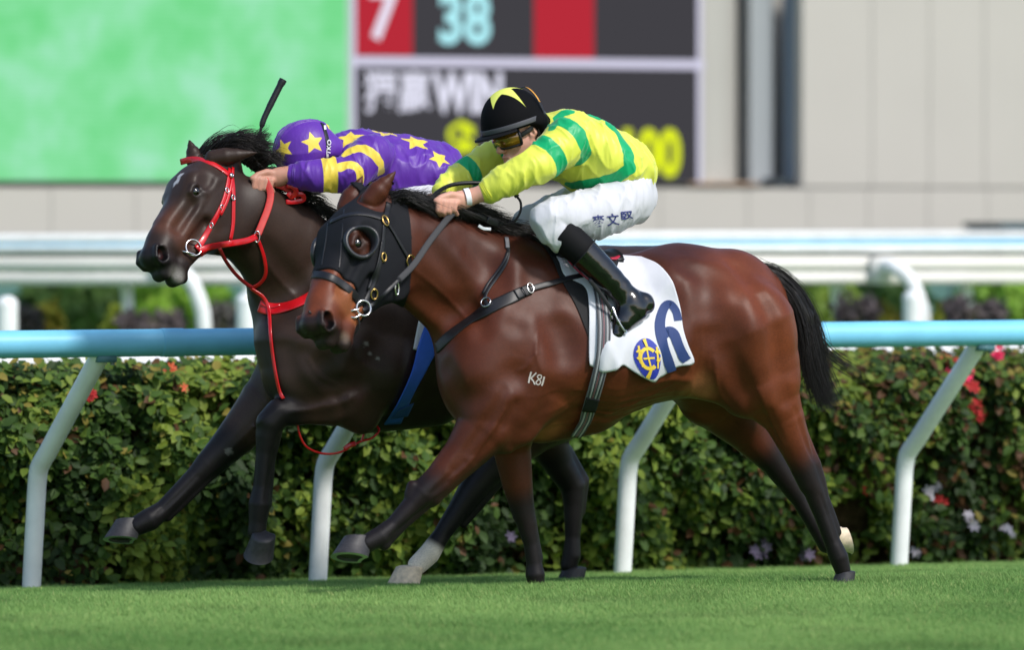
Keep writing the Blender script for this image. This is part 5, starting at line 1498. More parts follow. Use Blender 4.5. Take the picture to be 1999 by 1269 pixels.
    hg.chain([(ho + HR @ np.array([.118, -.065, -.016]), .011), (ho + HR @ np.array([.158, -.03, -.030]), .009), (ho + HR @ np.array([.162, .0, -.032]), .009), (ho + HR @ np.array([.158, .03, -.030]), .009), (ho + HR @ np.array([.118, .065, -.016]), .011)], .012)
    for q in (-1, 0, 1):
        hg.chain([(ho + HR @ np.array([.004 + .139 * math.cos(t), .05 * q * math.sin(t), .030 + .1285 * math.sin(t)]), .004) for t in np.linspace(.1, 2.6, 12)], .006)
    crease(hg, .003, 18, 95)
    V, Q = hg.mesh(); d = np.full(len(V), 1.0)
    for (px, py, r, rot) in ((611, 278, .050, .2), (553, 291, .048, .5), (643, 250, .034, .3)):
        p_, n_, ok = hg.hit(fr, np.array([px * 1.0]), np.array([py * 1.0])); d = np.minimum(d, star_field(V, p_[0], n_[0], r, rot))
    hel = link("helmet", new_mesh("helmet", V, Q, M_pur), root); fattr(hel.data, "print", d)
    st = strap("goggle_strap", hg, fr, [(629, 241), (634, 255), (639, 275), (641, 295), (638, 318)], 9, .003, M_leather, hel, .001)
    wht = mat("white_print", srgb(225, 225, 228), rough=.6)
    decal("lettering", text2d("TKO", 640.5, 287, 28, 8, -1.5, .15, .02), hg, fr, .0055, wht, hel, 4)
    for (y0, y1) in ((246, 254), (300, 312)):
        decal("white_dash", merge2d([stroke([(632 + (y - 241) * .14 * (y < 280) + 6 * (y > 280), y) for y in (y0, (y0 + y1) / 2, y1)], 4, 6)]), hg, fr, .0055, wht, hel, 4)
    return root, s, hg
R_O, SILK_O, CAP_O = other_rider()
# ------------------------------------------------------------------ tack of the near horse
def coons(T, B, L, R, n, m):
    """grid of 2D points spanned by four edges (rows run from T to B)"""
    t, b = spline(T, n), spline(B, n); l, r = spline(L, m), spline(R, m); s = np.linspace(0, 1, n)[None, :, None]; v = np.linspace(0, 1, m)[:, None, None]
    return (1 - v) * t[None] + v * b[None] + (1 - s) * l[:, None] + s * r[:, None] - ((1 - s) * (1 - v) * t[0] + s * (1 - v) * t[-1] + (1 - s) * v * b[0] + s * v * b[-1])
def drape(name, f, fr, G, lift, thick, m, parent, smooth=2):
    """cloth laid over a body: G is a (rows, cols, 2) pixel grid"""
    h, w, _ = G.shape
    p, n, ok = f.hit(fr, G[..., 0].ravel(), G[..., 1].ravel())
    p = p.reshape(h, w, 3); n = n.reshape(h, w, 3)
    for _ in range(smooth):
        for A in (p, n):
            A[1:-1, 1:-1] = (A[1:-1, 1:-1] * 2 + A[:-2, 1:-1] + A[2:, 1:-1] + A[1:-1, :-2] + A[1:-1, 2:]) / 6
    n /= np.linalg.norm(n, axis=2, keepdims=True)
    L = lift(G[..., 0], G[..., 1]) if callable(lift) else np.full((h, w), lift)
    top = p + n * L[..., None]; bot = top - n * thick
    V = np.concatenate([top.reshape(-1, 3), bot.reshape(-1, 3)]); N = h * w; F = []
    for i in range(h - 1):
        for j in range(w - 1):
            a = i * w + j; F.append((a, a + w, a + w + 1, a + 1)); F.append((N + a, N + a + 1, N + a + w + 1, N + a + w))
    rim = [j for j in range(w)] + [i * w + w - 1 for i in range(1, h)] + [(h - 1) * w + j for j in range(w - 2, -1, -1)] + [i * w for i in range(h - 2, 0, -1)]
    for a, b in zip(rim, rim[1:] + rim[:1]): F.append((a, b, N + b, N + a))
    o = link(name, new_mesh(name, V, F, m), parent); return o

M_cloth = mat("white_number_cloth", srgb(214, 215, 222), rough=.75, spec=.2, noise=(6, .03), bump=(9, .5, .014, (1, 1, .6)))
M_pad = mat("black_pad", srgb(20, 20, 23), rough=.8, bump=(80, .3, .003))
M_redp = mat("red_saddle_edge", srgb(176, 34, 62), rough=.4, coat=.3)
M_navy = mat("navy_figure", srgb(34, 58, 112), rough=.7)
M_eblue = mat("emblem_blue", srgb(36, 52, 160), rough=.6)
M_eyel = mat("emblem_gold", srgb(232, 200, 60), rough=.6)

def near_tack():
    fr, f = FN, FLD_N
    # --- number cloth
    cl = empty("saddle_cloth", fr.mat, label="white saddle cloth with navy 6 and round blue emblem on the bay horse", cat="saddle cloth")
    def lift(x, y):
        low = smoothstep(640, 735, y)
        return .011 + .004 * np.sin(x * .045 + y * .02) * smoothstep(500, 560, y) + low * (.010 + .010 * np.sin(x * .085 + 1.0) + .006 * np.sin(x * .19 + y * .05)) + .006 * smoothstep(1300, 1350, x) * np.sin(y * .06) + .004 * np.sin((x * .8 + y * .6) * .075) * smoothstep(540, 600, y) * (1 - smoothstep(1290, 1330, x)) + .005 * np.exp(-(((x - 1195) * .9 - (y - 690) * .35) / 9) ** 2) * smoothstep(640, 690, y) + .004 * np.exp(-(((x - 1262) * .7 + (y - 600) * .7) / 10) ** 2)
    T = [(1040, 463), (1090, 484), (1150, 497), (1205, 502), (1252, 505)]
    B = [(1150, 712), (1176, 723), (1198, 721), (1214, 712), (1236, 725), (1262, 736), (1290, 735), (1310, 719), (1351, 706)]
    Lf = [(1038, 461), (1070, 484), (1088, 510), (1102, 540), (1140, 561), (1148, 600), (1150, 655), (1150, 712)]
    Rt = [(1252, 505), (1287, 520), (1313, 552), (1328, 600), (1334, 650), (1351, 706)]
    G = coons(T, B, Lf, Rt, 90, 90)
    drape("cloth", f, fr, G, lift, .004, M_cloth, cl)
    L2 = lambda x, y: lift(x, y) + .0022
    six = ([stroke([(1323, 628), (1319, 609), (1308, 596), (1295, 604), (1286, 632), (1288, 664), (1298, 694), (1309, 723)], [17, 17, 16, 18, 20, 20, 19, 18], 60), stroke([(1288, 664), (1299, 651), (1312, 654), (1321, 674), (1330, 694), (1336, 702)], [13, 19, 21, 20, 20, 17], 30)])
    decal("figure_six", six, f, fr, L2, M_navy, cl, 7)
    ov = [(1259 + 24.5 * math.cos(a) - 2.5 * math.sin(a) * -1, 697 + 35 * math.sin(a)) for a in np.linspace(0, 2 * math.pi, 40, endpoint=False)]
    em = decal("emblem", (ov, [tuple(range(40))]), f, fr, L2, M_eblue, cl, 7)
    L3 = lambda x, y: lift(x, y) + .0042
    shoe = [(1259 + 15 * math.cos(a), 698 + 17 * math.sin(a)) for a in np.linspace(-.75, -5.5, 24)]
    gold = ([stroke(shoe, 6, 40), stroke([(1249, 699), (1259, 698), (1270, 697)], 3, 8), stroke([(1257, 684), (1259, 698), (1262, 712)], 3, 8),
                    stroke([(1243, 676), (1244, 695), (1247, 713)], 3.4, 10), stroke([(1276, 678), (1276, 696), (1275, 714)], 3.4, 10),
                    stroke([(1239, 688), (1243, 684), (1248, 688)], 3, 8), stroke([(1272, 688), (1277, 684), (1281, 690)], 3, 8), stroke([(1239, 697), (1242, 700), (1246, 696)], 3, 8), stroke([(1273, 700), (1278, 702), (1281, 696)], 3, 8),
                    stroke([(1253, 664), (1255, 671), (1257, 678)], [6, 5, 4], 8), stroke([(1262, 716), (1259, 723), (1255, 731)], [4, 5, 7], 8)])
    decal("emblem_device", gold, f, fr, L3, M_eyel, em, 4)
    # --- black pad under it
    Gp = coons([(1034, 462), (1060, 474), (1090, 484), (1200, 500)], [(1140, 640), (1146, 652), (1150, 662), (1160, 668)], [(1032, 461), (1062, 484), (1080, 512), (1094, 545), (1122, 594), (1142, 640)], [(1200, 500), (1190, 560), (1175, 620), (1160, 668)], 40, 50)
    pad = drape("saddle_pad", f, fr, Gp, .0055, .004, M_pad, None); pad.matrix_world = fr.mat
    tag(pad, "thin black pad showing in front of the white number cloth", "saddle pad")
    # --- saddle
    sd = empty("saddle", fr.mat, label="small black racing saddle with a red edge under the yellow and green jockey", cat="saddle")
    sf = Field(fr.loc(1010, 620, .4) * [1, 0, 1] + [0, -.45, 0], fr.loc(1260, 430, .4) * [1, 0, 1] + [0, .45, 0], .007)
    sf.chain(px_chain(fr, [(1075, 490, 0, 22), (1120, 503, 0, 18), (1190, 508, 0, 20), (1215, 500, 0, 22)]), .05, .28)
    V, Q = sf.mesh(); link("seat", new_mesh("seat", V, Q, M_leather), sd)
    Gs = coons([(1086, 488), (1120, 494), (1160, 502), (1205, 508)], [(1150, 553), (1158, 556), (1168, 556), (1178, 548)], [(1086, 488), (1104, 512), (1128, 536), (1150, 553)], [(1205, 508), (1204, 522), (1192, 538), (1178, 548)], 26, 26)
    drape("flap", f, fr, Gs, .020, .006, M_leather, sd)
    strap("red_edge", f, fr, [(1098, 503), (1112, 519), (1128, 535), (1150, 554)], [7, 11, 11, 6], .006, M_redp, sd, .021)
    strap("red_edge", f, fr, [(1188, 514), (1198, 514), (1207, 510)], [5, 8, 6], .006, M_redp, sd, .021)
    rope("stirrup_leather", fr, [(1150, 545, .33), (1170, 570, .335), (1190, 600, .345), (1200, 618, .35)], .008, M_leather, sd, 14, flat=.004)
    stp = rope("stirrup_iron", fr, [(1196, 600, .355), (1204, 620, .372), (1215, 640, .378), (1222, 648, .372)], .0042, M_steel, sd, 12)
    rope("stirrup_iron", fr, [(1196, 600, .355), (1192, 624, .33), (1200, 648, .315)], .0042, M_steel, sd, 12)
    rope("stirrup_tread", fr, [(1222, 648, .372), (1212, 650, .345), (1200, 648, .315)], .008, M_steel, sd, 8)
    # --- girth
    gi = empty("girth", fr.mat, label="grey striped elastic girth round the bay horse's chest", cat="girth")
    path = [(1160, 549), (1170, 580), (1177, 620), (1179, 655), (1176, 700), (1166, 740), (1152, 784), (1138, 820), (1120, 846)]
    lf = .019
    strap("webbing", f, fr, path, [24, 25, 26, 26, 26, 27, 27, 26, 22], .003, M_strapg, gi, lf)
    M_line = mat("dark_line", srgb(58, 60, 66), rough=.6); M_lr = mat("red_line", srgb(122, 66, 72), rough=.6); M_lw = mat("pale_line", srgb(168, 170, 172), rough=.6)
    for dx, wd, m in ((-10.5, 2.6, M_line), (-6.3, 2.2, M_lw), (-3.2, 1.8, M_line), (0, 2.0, M_lr), (3.2, 1.8, M_line), (6.5, 2.2, M_lw), (10.2, 2.6, M_line)):
        strap("stripe", f, fr, [(x + dx * (1 - .12 * (y > 780)), y + dx * .18) for x, y in path], wd, .0008, m, gi, lf + .0030)
    strap("keeper", f, fr, [(1158, 770), (1154, 782), (1149, 795)], 27, .005, M_pad, gi, lf + .001)
    # --- breast girth
    bg_ = empty("breastplate", fr.mat, label="black breastplate with yoke straps across the bay horse's chest", cat="breastplate")
    strap("chest_band", f, fr, [(853, 681), (880, 655), (915, 628), (955, 602), (995, 583), (1020, 571)], [22, 26, 27, 27, 25, 22], .005, M_leather, bg_, .002)
    strap("side_strap", f, fr, [(1015, 573), (1045, 562), (1080, 553), (1110, 545), (1146, 538)], [13, 12, 11, 11, 11], .004, M_leather, bg_, .0065)
    for a, b in (((1006, 577), (1018, 571)), ((1020, 571), (1034, 565))): strap("buckle_keeper", f, fr, [a, ((a[0] + b[0]) / 2, (a[1] + b[1]) / 2), b], 21, .006, M_leather, bg_, .006, 6)
    p, n, ok = f.hit(fr, np.array([1033.]), np.array([565.])); ring("buckle", p[0] + n[0] * .014, n[0], .016, .0026, M_steel, bg_, .8, 1.3)
    strap("yoke_strap", f, fr, [(990, 470), (993, 490), (988, 515), (972, 540), (953, 566), (947, 585), (955, 600)], 7, .004, M_leather, bg_, .003)
    strap("yoke_strap", f, fr, [(992, 492), (985, 512), (968, 536), (952, 556), (944, 575)], 5, .004, M_leather, bg_, .007)
    strap("yoke_loop", f, fr, [(988, 466), (990, 476), (991, 486)], 8, .006, M_strapg, bg_, .004, 6)
    p, n, ok = f.hit(fr, np.array([950.]), np.array([592.])); ring("ring", p[0] + n[0] * .010, n[0], .020, .003, M_steel, bg_)
    # --- brand clipped into the shoulder
    root = H_N
    decal("brand", ([stroke([(1037, 726), (1034, 737), (1032, 748)], 3, 8), stroke([(1047, 728), (1036, 739)], 2.6, 6), stroke([(1036, 738), (1041, 744), (1044, 751)], 2.6, 8),
                            stroke([(1057, 733), (1052, 732), (1049, 736), (1053, 741), (1055, 747), (1050, 751), (1046, 747), (1051, 741), (1056, 738), (1057, 733)], 2.2, 30), stroke([(1062, 735), (1060, 744), (1057, 753)], 2.8, 8)]), f, fr, .0012, mat("clipped_pale_hair", srgb(196, 188, 182), rough=.8), root, 5)["label"] = "pale K81 shoulder brand"
near_tack()

# ------------------------------------------------------------------ hood and bridle of the near horse
def near_hood():
    fr, f, h = FN, FLD_N, HN
    i, j = f.box(np.array([-1.1, -.78, .95]), np.array([fr.loc(800, 450, .2)[0], .2, 1.62]))
    g = Field.__new__(Field); g.h = f.h; g.lo = f.lo + i * f.h; g.F = f.F[i[0]:j[0], i[1]:j[1], i[2]:j[2]].copy() - np.float32(.007); g.n = np.array(g.F.shape)
    X, Y, Z = g.coords(np.zeros(3, int), g.n); P = np.stack(np.broadcast_arrays(X, Y, Z), -1) - h.o
    q = (P.reshape(-1, 3) @ h.R / (h.k * np.array([1, h.wd, h.wd]))).astype(np.float32)
    t, d, l = [q[:, c].reshape(g.F.shape) for c in range(3)]
    p4, n4, ok = f.hit(fr, np.array([776., 776., 735., 655., 622., 706.]), np.array([415., 585., 578., 522., 516., 546.]))
    for v in h.inv(p4): print("hood landmark", np.round(v, 3))
    low = t - (.372 + .25 * np.clip(-d - .03, 0, .2) + .9 * np.clip(-d - .10, 0, .2)); rear = np.maximum(-.055 - t, -(t * .55 + d + .235))
    S = lambda a, b, k: np.maximum(a, b) + (np.maximum(k - np.abs(a - b), 0) / k) ** 2 * k * .25
    F = S(g.F, (low * h.k).astype(np.float32), .006); F = S(F, (rear * h.k).astype(np.float32), .006)
    for s in (1, -1):
        ey = np.sqrt((t - .238) ** 2 + (d - .022) ** 2 + (l - s * .09) ** 2) - .052
        F = S(F, (-ey * h.k).astype(np.float32), .005)
        er = np.sqrt((t - .012) ** 2 * .8 + (d - .035) ** 2 + (l - s * .066) ** 2) - .062
        F = S(F, (-er * h.k).astype(np.float32), .005)
    g.F = F.astype(np.float32); V, Q = g.mesh()
    root = empty("blinker_hood", fr.mat, label="black stretch hood with round plastic eye cups on the bay horse's head", cat="hood")
    link("hood", new_mesh("hood", V, Q, mat("stretch_black", srgb(24, 25, 30), rough=.78, spec=.2, bump=(240, .15, .001))), root)
    M_cup = mat("black_plastic", srgb(40, 41, 46), rough=.35, spec=.5)
    for s in (1, -1):
        c = h.p(.238, .022, s * .094); nrm = h.l * s * .92 + h.d * .30 + h.a * .05; nrm /= np.linalg.norm(nrm)
        R = .058 * h.k
        a = h.a - nrm * (h.a @ nrm); a /= np.linalg.norm(a); b = np.cross(nrm, a)
        V = []; F = []; n = 40
        for q in range(n):
            th = 2 * math.pi * q / n; dr = math.cos(th) * a + math.sin(th) * b
            back = max(0.0, math.cos(th - (2.5 if s > 0 else -2.5)))                  # the cup stands up behind and above the eye
            for (r_, e_) in ((R * .80, .010), (R * .86, .016 + .030 * back), (R * .98, .018 + .034 * back), (R * 1.07, .014 + .012 * back), (R * 1.10, .002), (R * .80, -.004)):
                V.append(c + dr * r_ + nrm * (e_ - .004) * h.k)
        for q in range(n):
            for w in range(6): F.append((q * 6 + w, ((q + 1) % n) * 6 + w, ((q + 1) % n) * 6 + (w + 1) % 6, q * 6 + (w + 1) % 6))
        link("eye_cup", new_mesh("eye_cup", V, F, M_cup), root)
    for pp in ([(640, 436), (636, 470), (630, 505), (628, 518)], [(672, 408), (668, 450), (664, 500), (662, 524)]):
        strap("seam", g, fr, pp, 2.5, .0015, M_leather, root, .0)
    return g
HOOD = near_hood()

def near_bridle():
    fr, f, h = FN, FLD_N, HN
    u = Field.__new__(Field); u.h = f.h; u.lo = f.lo; u.n = f.n; u.F = f.F.copy()
    i = np.round((HOOD.lo - f.lo) / f.h).astype(int); sl = tuple(slice(i[c], i[c] + HOOD.n[c]) for c in range(3)); u.F[sl] = np.minimum(u.F[sl], HOOD.F)
    br = empty("bridle", fr.mat, label="black leather bridle with steel bit rings over the bay horse's hood", cat="bridle")
    strap("browband", u, fr, [(646, 434), (668, 424), (695, 418), (722, 420), (748, 428)], 11, .005, M_leather, br, .001)
    strap("headpiece", u, fr, [(758, 396), (756, 412), (751, 428)], 11, .005, M_leather, br, .001, 8)
    strap("cheekpiece", u, fr, [(750, 430), (748, 460), (744, 500), (734, 540), (724, 565), (712, 590)], 9, .005, M_leather, br, .001)
    strap("cheekpiece", u, fr, [(744, 470), (738, 505), (728, 540), (718, 566)], 5, .005, M_leather, br, .006)
    strap("noseband", u, fr, [(612, 537), (630, 537), (652, 545), (676, 561), (694, 579), (704, 598)], 16, .006, M_leather, br, .001)
    strap("throat_lash", u, fr, [(752, 432), (766, 452), (782, 480), (797, 505)], 6, .004, M_leather, br, .004)
    for (px, py, R, m, sx, sy) in ((750, 432, .018, M_brass, .8, 1.2), (747, 502, .014, M_brass, .8, 1.2), (729, 574, .018, M_brass, .8, 1.1), (800, 510, .022, M_brass, .9, 1.1), (772, 563, .016, M_steel, .6, 1.6)):
        p, n, ok = u.hit(fr, np.array([px * 1.0]), np.array([py * 1.0])); ring("buckle", p[0] + n[0] * .008, n[0], R, .0035, m, br, sx, sy, 20)
    p, n, ok = u.hit(fr, np.array([706.]), np.array([603.])); pb = p[0] + n[0] * .018
    ring("bit_ring", pb, n[0], .030, .0042, M_steel, br)
    w = -pb[1]
    rope("bit_link", fr, [(675, 612, w), (688, 606, w + .01), (700, 604, w + .008)], .0045, M_steel, br, 10)
    rope("bit_link", fr, [(675, 616, w), (692, 620, w + .014), (704, 614, w + .008)], .0038, M_steel, br, 10)
    rope("curb_loop", fr, [(698, 614, w), (701, 632, w), (694, 650, w - .01), (672, 656, w - .03)], .0042, M_leather, br, 16)
    # reins
    rope("rein", fr, [(708, 606, w + .005), (728, 594, w - .03), (752, 572, .33), (780, 545, .30)], .007, M_leather, br, 20, flat=.004)
    rope("rein", fr, [(778, 547, .30), (808, 516, .27), (838, 472, .22), (866, 436, .185), (884, 416, .175)], .0125, mat("rubber_rein", srgb(48, 48, 52), rough=.7, bump=(150, .4, .002)), br, 24, flat=.005)
    rope("rein", fr, [(884, 406, .165), (910, 414, .14), (950, 428, .12), (985, 438, .11)], .012, M_leather, br, 20, flat=.005)
    rope("rein_keeper", fr, [(950, 428, .126), (962, 432, .124), (974, 436, .122)], .016, M_leather, br, 8, flat=.008)
    rope("rein_end", fr, [(985, 438, .11), (1004, 432, .10), (1016, 412, .09), (1016, 394, .08), (1008, 382, .08)], .005, M_leather, br, 24)
    rope("white_tag", fr, [(934, 440, .13), (944, 446, .13), (958, 447, .13)], .006, M_white_band, br, 8, flat=.003)
    rope("rein", fr, [(604, 610, .40), (625, 590, .2), (690, 500, -.02), (780, 420, -.06), (838, 396, -.07)], .008, M_leather, br, 24, flat=.004)
    # whip in the near rider's far hand
    wp = empty("whip", fr.mat, label="thin black riding whip held across by the yellow and green jockey", cat="whip")
    rope("shaft", fr, [(838, 392, -.02), (855, 374, .0), (885, 360, .02), (935, 357, .03), (985, 366, .03)], .0085, M_leather, wp, 24)
    rope("grip", fr, [(832, 400, -.03), (838, 391, -.02), (846, 382, -.01)], .011, M_leather, wp, 8)
    rope("flap", fr, [(985, 366, .03), (1003, 376, .03), (1010, 384, .03)], .010, M_leather, wp, 8, flat=.004)
near_bridle()
# ------------------------------------------------------------------ tack of the dark horse
def other_tack():
    fr, f, h = FO, FLD_O, HO
    br = empty("bridle", fr.mat, label="bright red bridle with steel rings on the dark horse", cat="bridle")
    strap("browband", f, fr, [(354, 316), (375, 311), (402, 315), (428, 328), (447, 342)], 12, .006, M_redl, br, .001)
    strap("cheekpiece", f, fr, [(448, 330), (444, 360), (436, 392), (420, 426), (402, 458), (386, 484)], [9, 9, 9, 10, 11, 13], .006, M_redl, br, .001)
    strap("cheekpiece", f, fr, [(452, 328), (450, 360), (442, 390), (428, 420)], 6, .005, M_redl, br, .007)
    strap("throat_lash", f, fr, [(451, 335), (455, 370), (455, 405), (454, 440), (449, 468)], 8, .005, M_redl, br, .001)
    strap("ring_keeper", f, fr, [(384, 478), (390, 486), (396, 494)], 16, .006, M_redl, br, .006, 6)
    p, n, ok = f.hit(fr, np.array([448.]), np.array([344.])); ring("stud", p[0] + n[0] * .012, n[0], .006, .006, M_steel, br)
    for (px, py) in ((441, 372), (431, 405), (413, 440), (453, 386)):
        p, n, ok = f.hit(fr, np.array([px * 1.0]), np.array([py * 1.0])); ring("buckle", p[0] + n[0] * .008, n[0], .011, .0028, M_steel, br, .7, 1.0, 16)
    p, n, ok = f.hit(fr, np.array([374.]), np.array([487.])); pb = p[0] + n[0] * .016; w = -pb[1]
    ring("bit_ring", pb, n[0] + np.array([0, -.6, 0]), .034, .0042, M_steel, br)
    rope("bit_link", fr, [(350, 490, w + .0), (364, 492, w + .015), (380, 497, w + .01)], .0045, M_steel, br, 10)
    rope("rein", fr, [(388, 490, w), (410, 482, w + .0), (445, 476, .40), (480, 470, .34), (500, 462, .29)], .0125, M_redl, br, 26, flat=.005)
    p0 = fr.loc(502, 462, .29); ring("rein_ring", p0, fr.cam - p0, .018, .003, M_steel, br, .6, 1.3, 18)
    rope("rein", fr, [(503, 458, .29), (512, 436, .27), (524, 404, .23), (528, 376, .20), (517, 350, .18)], .0145, M_redr, br, 26, flat=.005)
    rope("rein", fr, [(520, 352, .16), (535, 358, .15), (556, 366, .15), (572, 376, .15), (584, 384, .15)], .0135, M_redr, br, 20, flat=.006)
    # knot in the rein end
    rope("rein_knot", fr, [(560, 362, .165), (572, 364, .18), (578, 374, .18), (570, 384, .17), (562, 376, .165)], .011, M_redl, br, 18, flat=.006)
    rope("rein_knot", fr, [(576, 378, .17), (590, 380, .175), (592, 390, .17), (574, 394, .165), (558, 394, .16)], .010, M_redl, br, 18, flat=.005)
    rope("far_rein", fr, [(400, 400, .02), (440, 375, -.05), (500, 345, -.07)], .010, M_redl, br, 20, flat=.004)
    # running martingale: fork, body strap and belly loop
    mg = empty("martingale", fr.mat, label="thin red running martingale down the dark horse's neck and chest", cat="martingale")
    strap("fork", f, fr, [(503, 468), (512, 492), (519, 520), (517, 540), (505, 555), (492, 561)], 7, .005, M_redl, mg, .002)
    rope("fork", fr, [(428, 484, .30), (440, 508, .27), (458, 533, .23), (478, 552, .19), (492, 561, .175)], .0075, mat("dark_red_strap", srgb(120, 18, 24), rough=.4), mg, 22, flat=.005)
    strap("body_strap", f, fr, [(491, 560), (505, 571), (515, 580), (524, 598), (528, 620), (531, 660), (536, 700), (543, 740), (553, 782)], 7, .005, M_redl, mg, .008)
    rope("belly_loop", fr, [(580, 822, .21), (586, 852, .21), (600, 874, .20), (630, 886, .19), (662, 884, .185), (684, 872, .18), (705, 862, .18), (725, 856, .18), (740, 842, .18), (736, 832, .17)], .0048, M_redl, mg, 44)
    rope("belly_strap", fr, [(672, 878, .185), (682, 870, .19), (694, 866, .19)], .010, M_redl, mg, 8, flat=.006)
    rope("belly_strap", fr, [(706, 862, .18), (710, 846, .18), (712, 832, .17)], .005, M_redl, mg, 8)
    bg_ = empty("breast_girth", fr.mat, label="broad red breast band round the dark horse's neck base", cat="breast girth")
    strap("band", f, fr, [(507, 597), (518, 602), (540, 604), (570, 597), (600, 583), (640, 560), (690, 540)], 24, .005, M_redl, bg_, .002)
    strap("loop", f, fr, [(510, 592), (520, 599), (535, 602), (548, 596)], 4, .003, M_redl, bg_, .008)
    # blue girth and cloth
    gi = empty("girth", fr.mat, label="broad blue webbing girth on the dark horse", cat="girth")
    M_bl = mat("blue_webbing", srgb(46, 96, 205), rough=.6, bump=(160, .3, .002), noise=(30, .08))
    strap("webbing", f, fr, [(860, 600), (842, 650), (828, 685), (806, 735), (784, 780), (764, 822)], [40, 40, 40, 38, 36, 36], .005, M_bl, gi, .014)
    strap("stitch_line", f, fr, [(788, 786), (782, 797), (776, 808)], 38, .0012, mat("blue_dark", srgb(34, 76, 170), rough=.6), gi, .0195, 8)
    cl = empty("saddle_cloth", fr.mat, label="white saddle cloth half hidden behind the bay horse's neck", cat="saddle cloth")
    G = coons([(830, 520), (900, 515), (1000, 512), (1080, 512)], [(806, 682), (850, 694), (920, 700), (1060, 690)], [(830, 520), (826, 580), (814, 640), (806, 682)], [(1080, 512), (1080, 580), (1070, 640), (1060, 690)], 40, 40)
    drape("cloth", f, fr, G, lambda x, y: .008 + .004 * np.sin(x * .06), .004, M_cloth, cl)
    sd = empty("saddle", fr.mat, label="small dark saddle under the purple jockey, hidden behind the bay horse", cat="saddle")
    sf = Field(fr.loc(780, 620, .4) * [1, 0, 1] + [0, -.45, 0], fr.loc(1020, 430, .4) * [1, 0, 1] + [0, .45, 0], .008)
    sf.chain(px_chain(fr, [(830, 492, 0, 22), (880, 500, 0, 18), (950, 506, 0, 20), (975, 498, 0, 22)]), .05, .28)
    V, Q = sf.mesh(); link("seat", new_mesh("seat", V, Q, M_leather), sd)
    wp = empty("whip", fr.mat, label="black padded whip standing up from the purple jockey's hand", cat="whip")
    c = np.array([fr.loc(a, b, w) for a, b, w in ((500, 352, -.02), (503, 300, -.01), (508, 258, .0), (512, 240, .0))])
    MB().tube(spline(c, 16), .006, 8).build("shaft", M_leather, wp)
    c = np.array([fr.loc(a, b, .0) for a, b in ((510, 250), (515, 232), (530, 200), (546, 168), (553, 155))])
    MB().tube(spline(c, 14), [.006, .011] + [.0125] * 4 + [.014] * 5 + [.0165] * 3, 10).build("flap", M_leather, wp)
other_tack()
# ------------------------------------------------------------------ manes and tail
def lock(fr, ctrl, spread, n, seed, pts=9, trunc=(.65, 1.0)):
    """n hairs that follow a guide; ctrl rows (px, py, w), spread (px, w) at root and tip"""
    r = np.random.default_rng(seed); c = np.array(ctrl, float); out = []
    for _ in range(n):
        a = r.normal(size=2); q = np.linspace(0, 1, len(c)) ** 1.1
        ox = a[0] * (spread[0] + (spread[2] - spread[0]) * q) + r.normal(0, 1, len(c)) * q * spread[2] * .22
        ow = a[1] * (spread[1] + (spread[3] - spread[1]) * q)
        T = np.gradient(c[:, :2], axis=0); T /= np.linalg.norm(T, axis=1, keepdims=True) + 1e-9; N = np.stack([-T[:, 1], T[:, 0]], 1)
        cc = c.copy(); cc[:, :2] += N * ox[:, None]; cc[:, 2] += ow
        s = spline(cc, 30); k = int(30 * r.uniform(*trunc)); s = s[np.linspace(0, k - 1, pts).astype(int)]
        out.append(np.stack([fr.loc(x, y, w) for x, y, w in s]) if False else fr.loc(s[:, 0], s[:, 1], s[:, 2]))
    return out
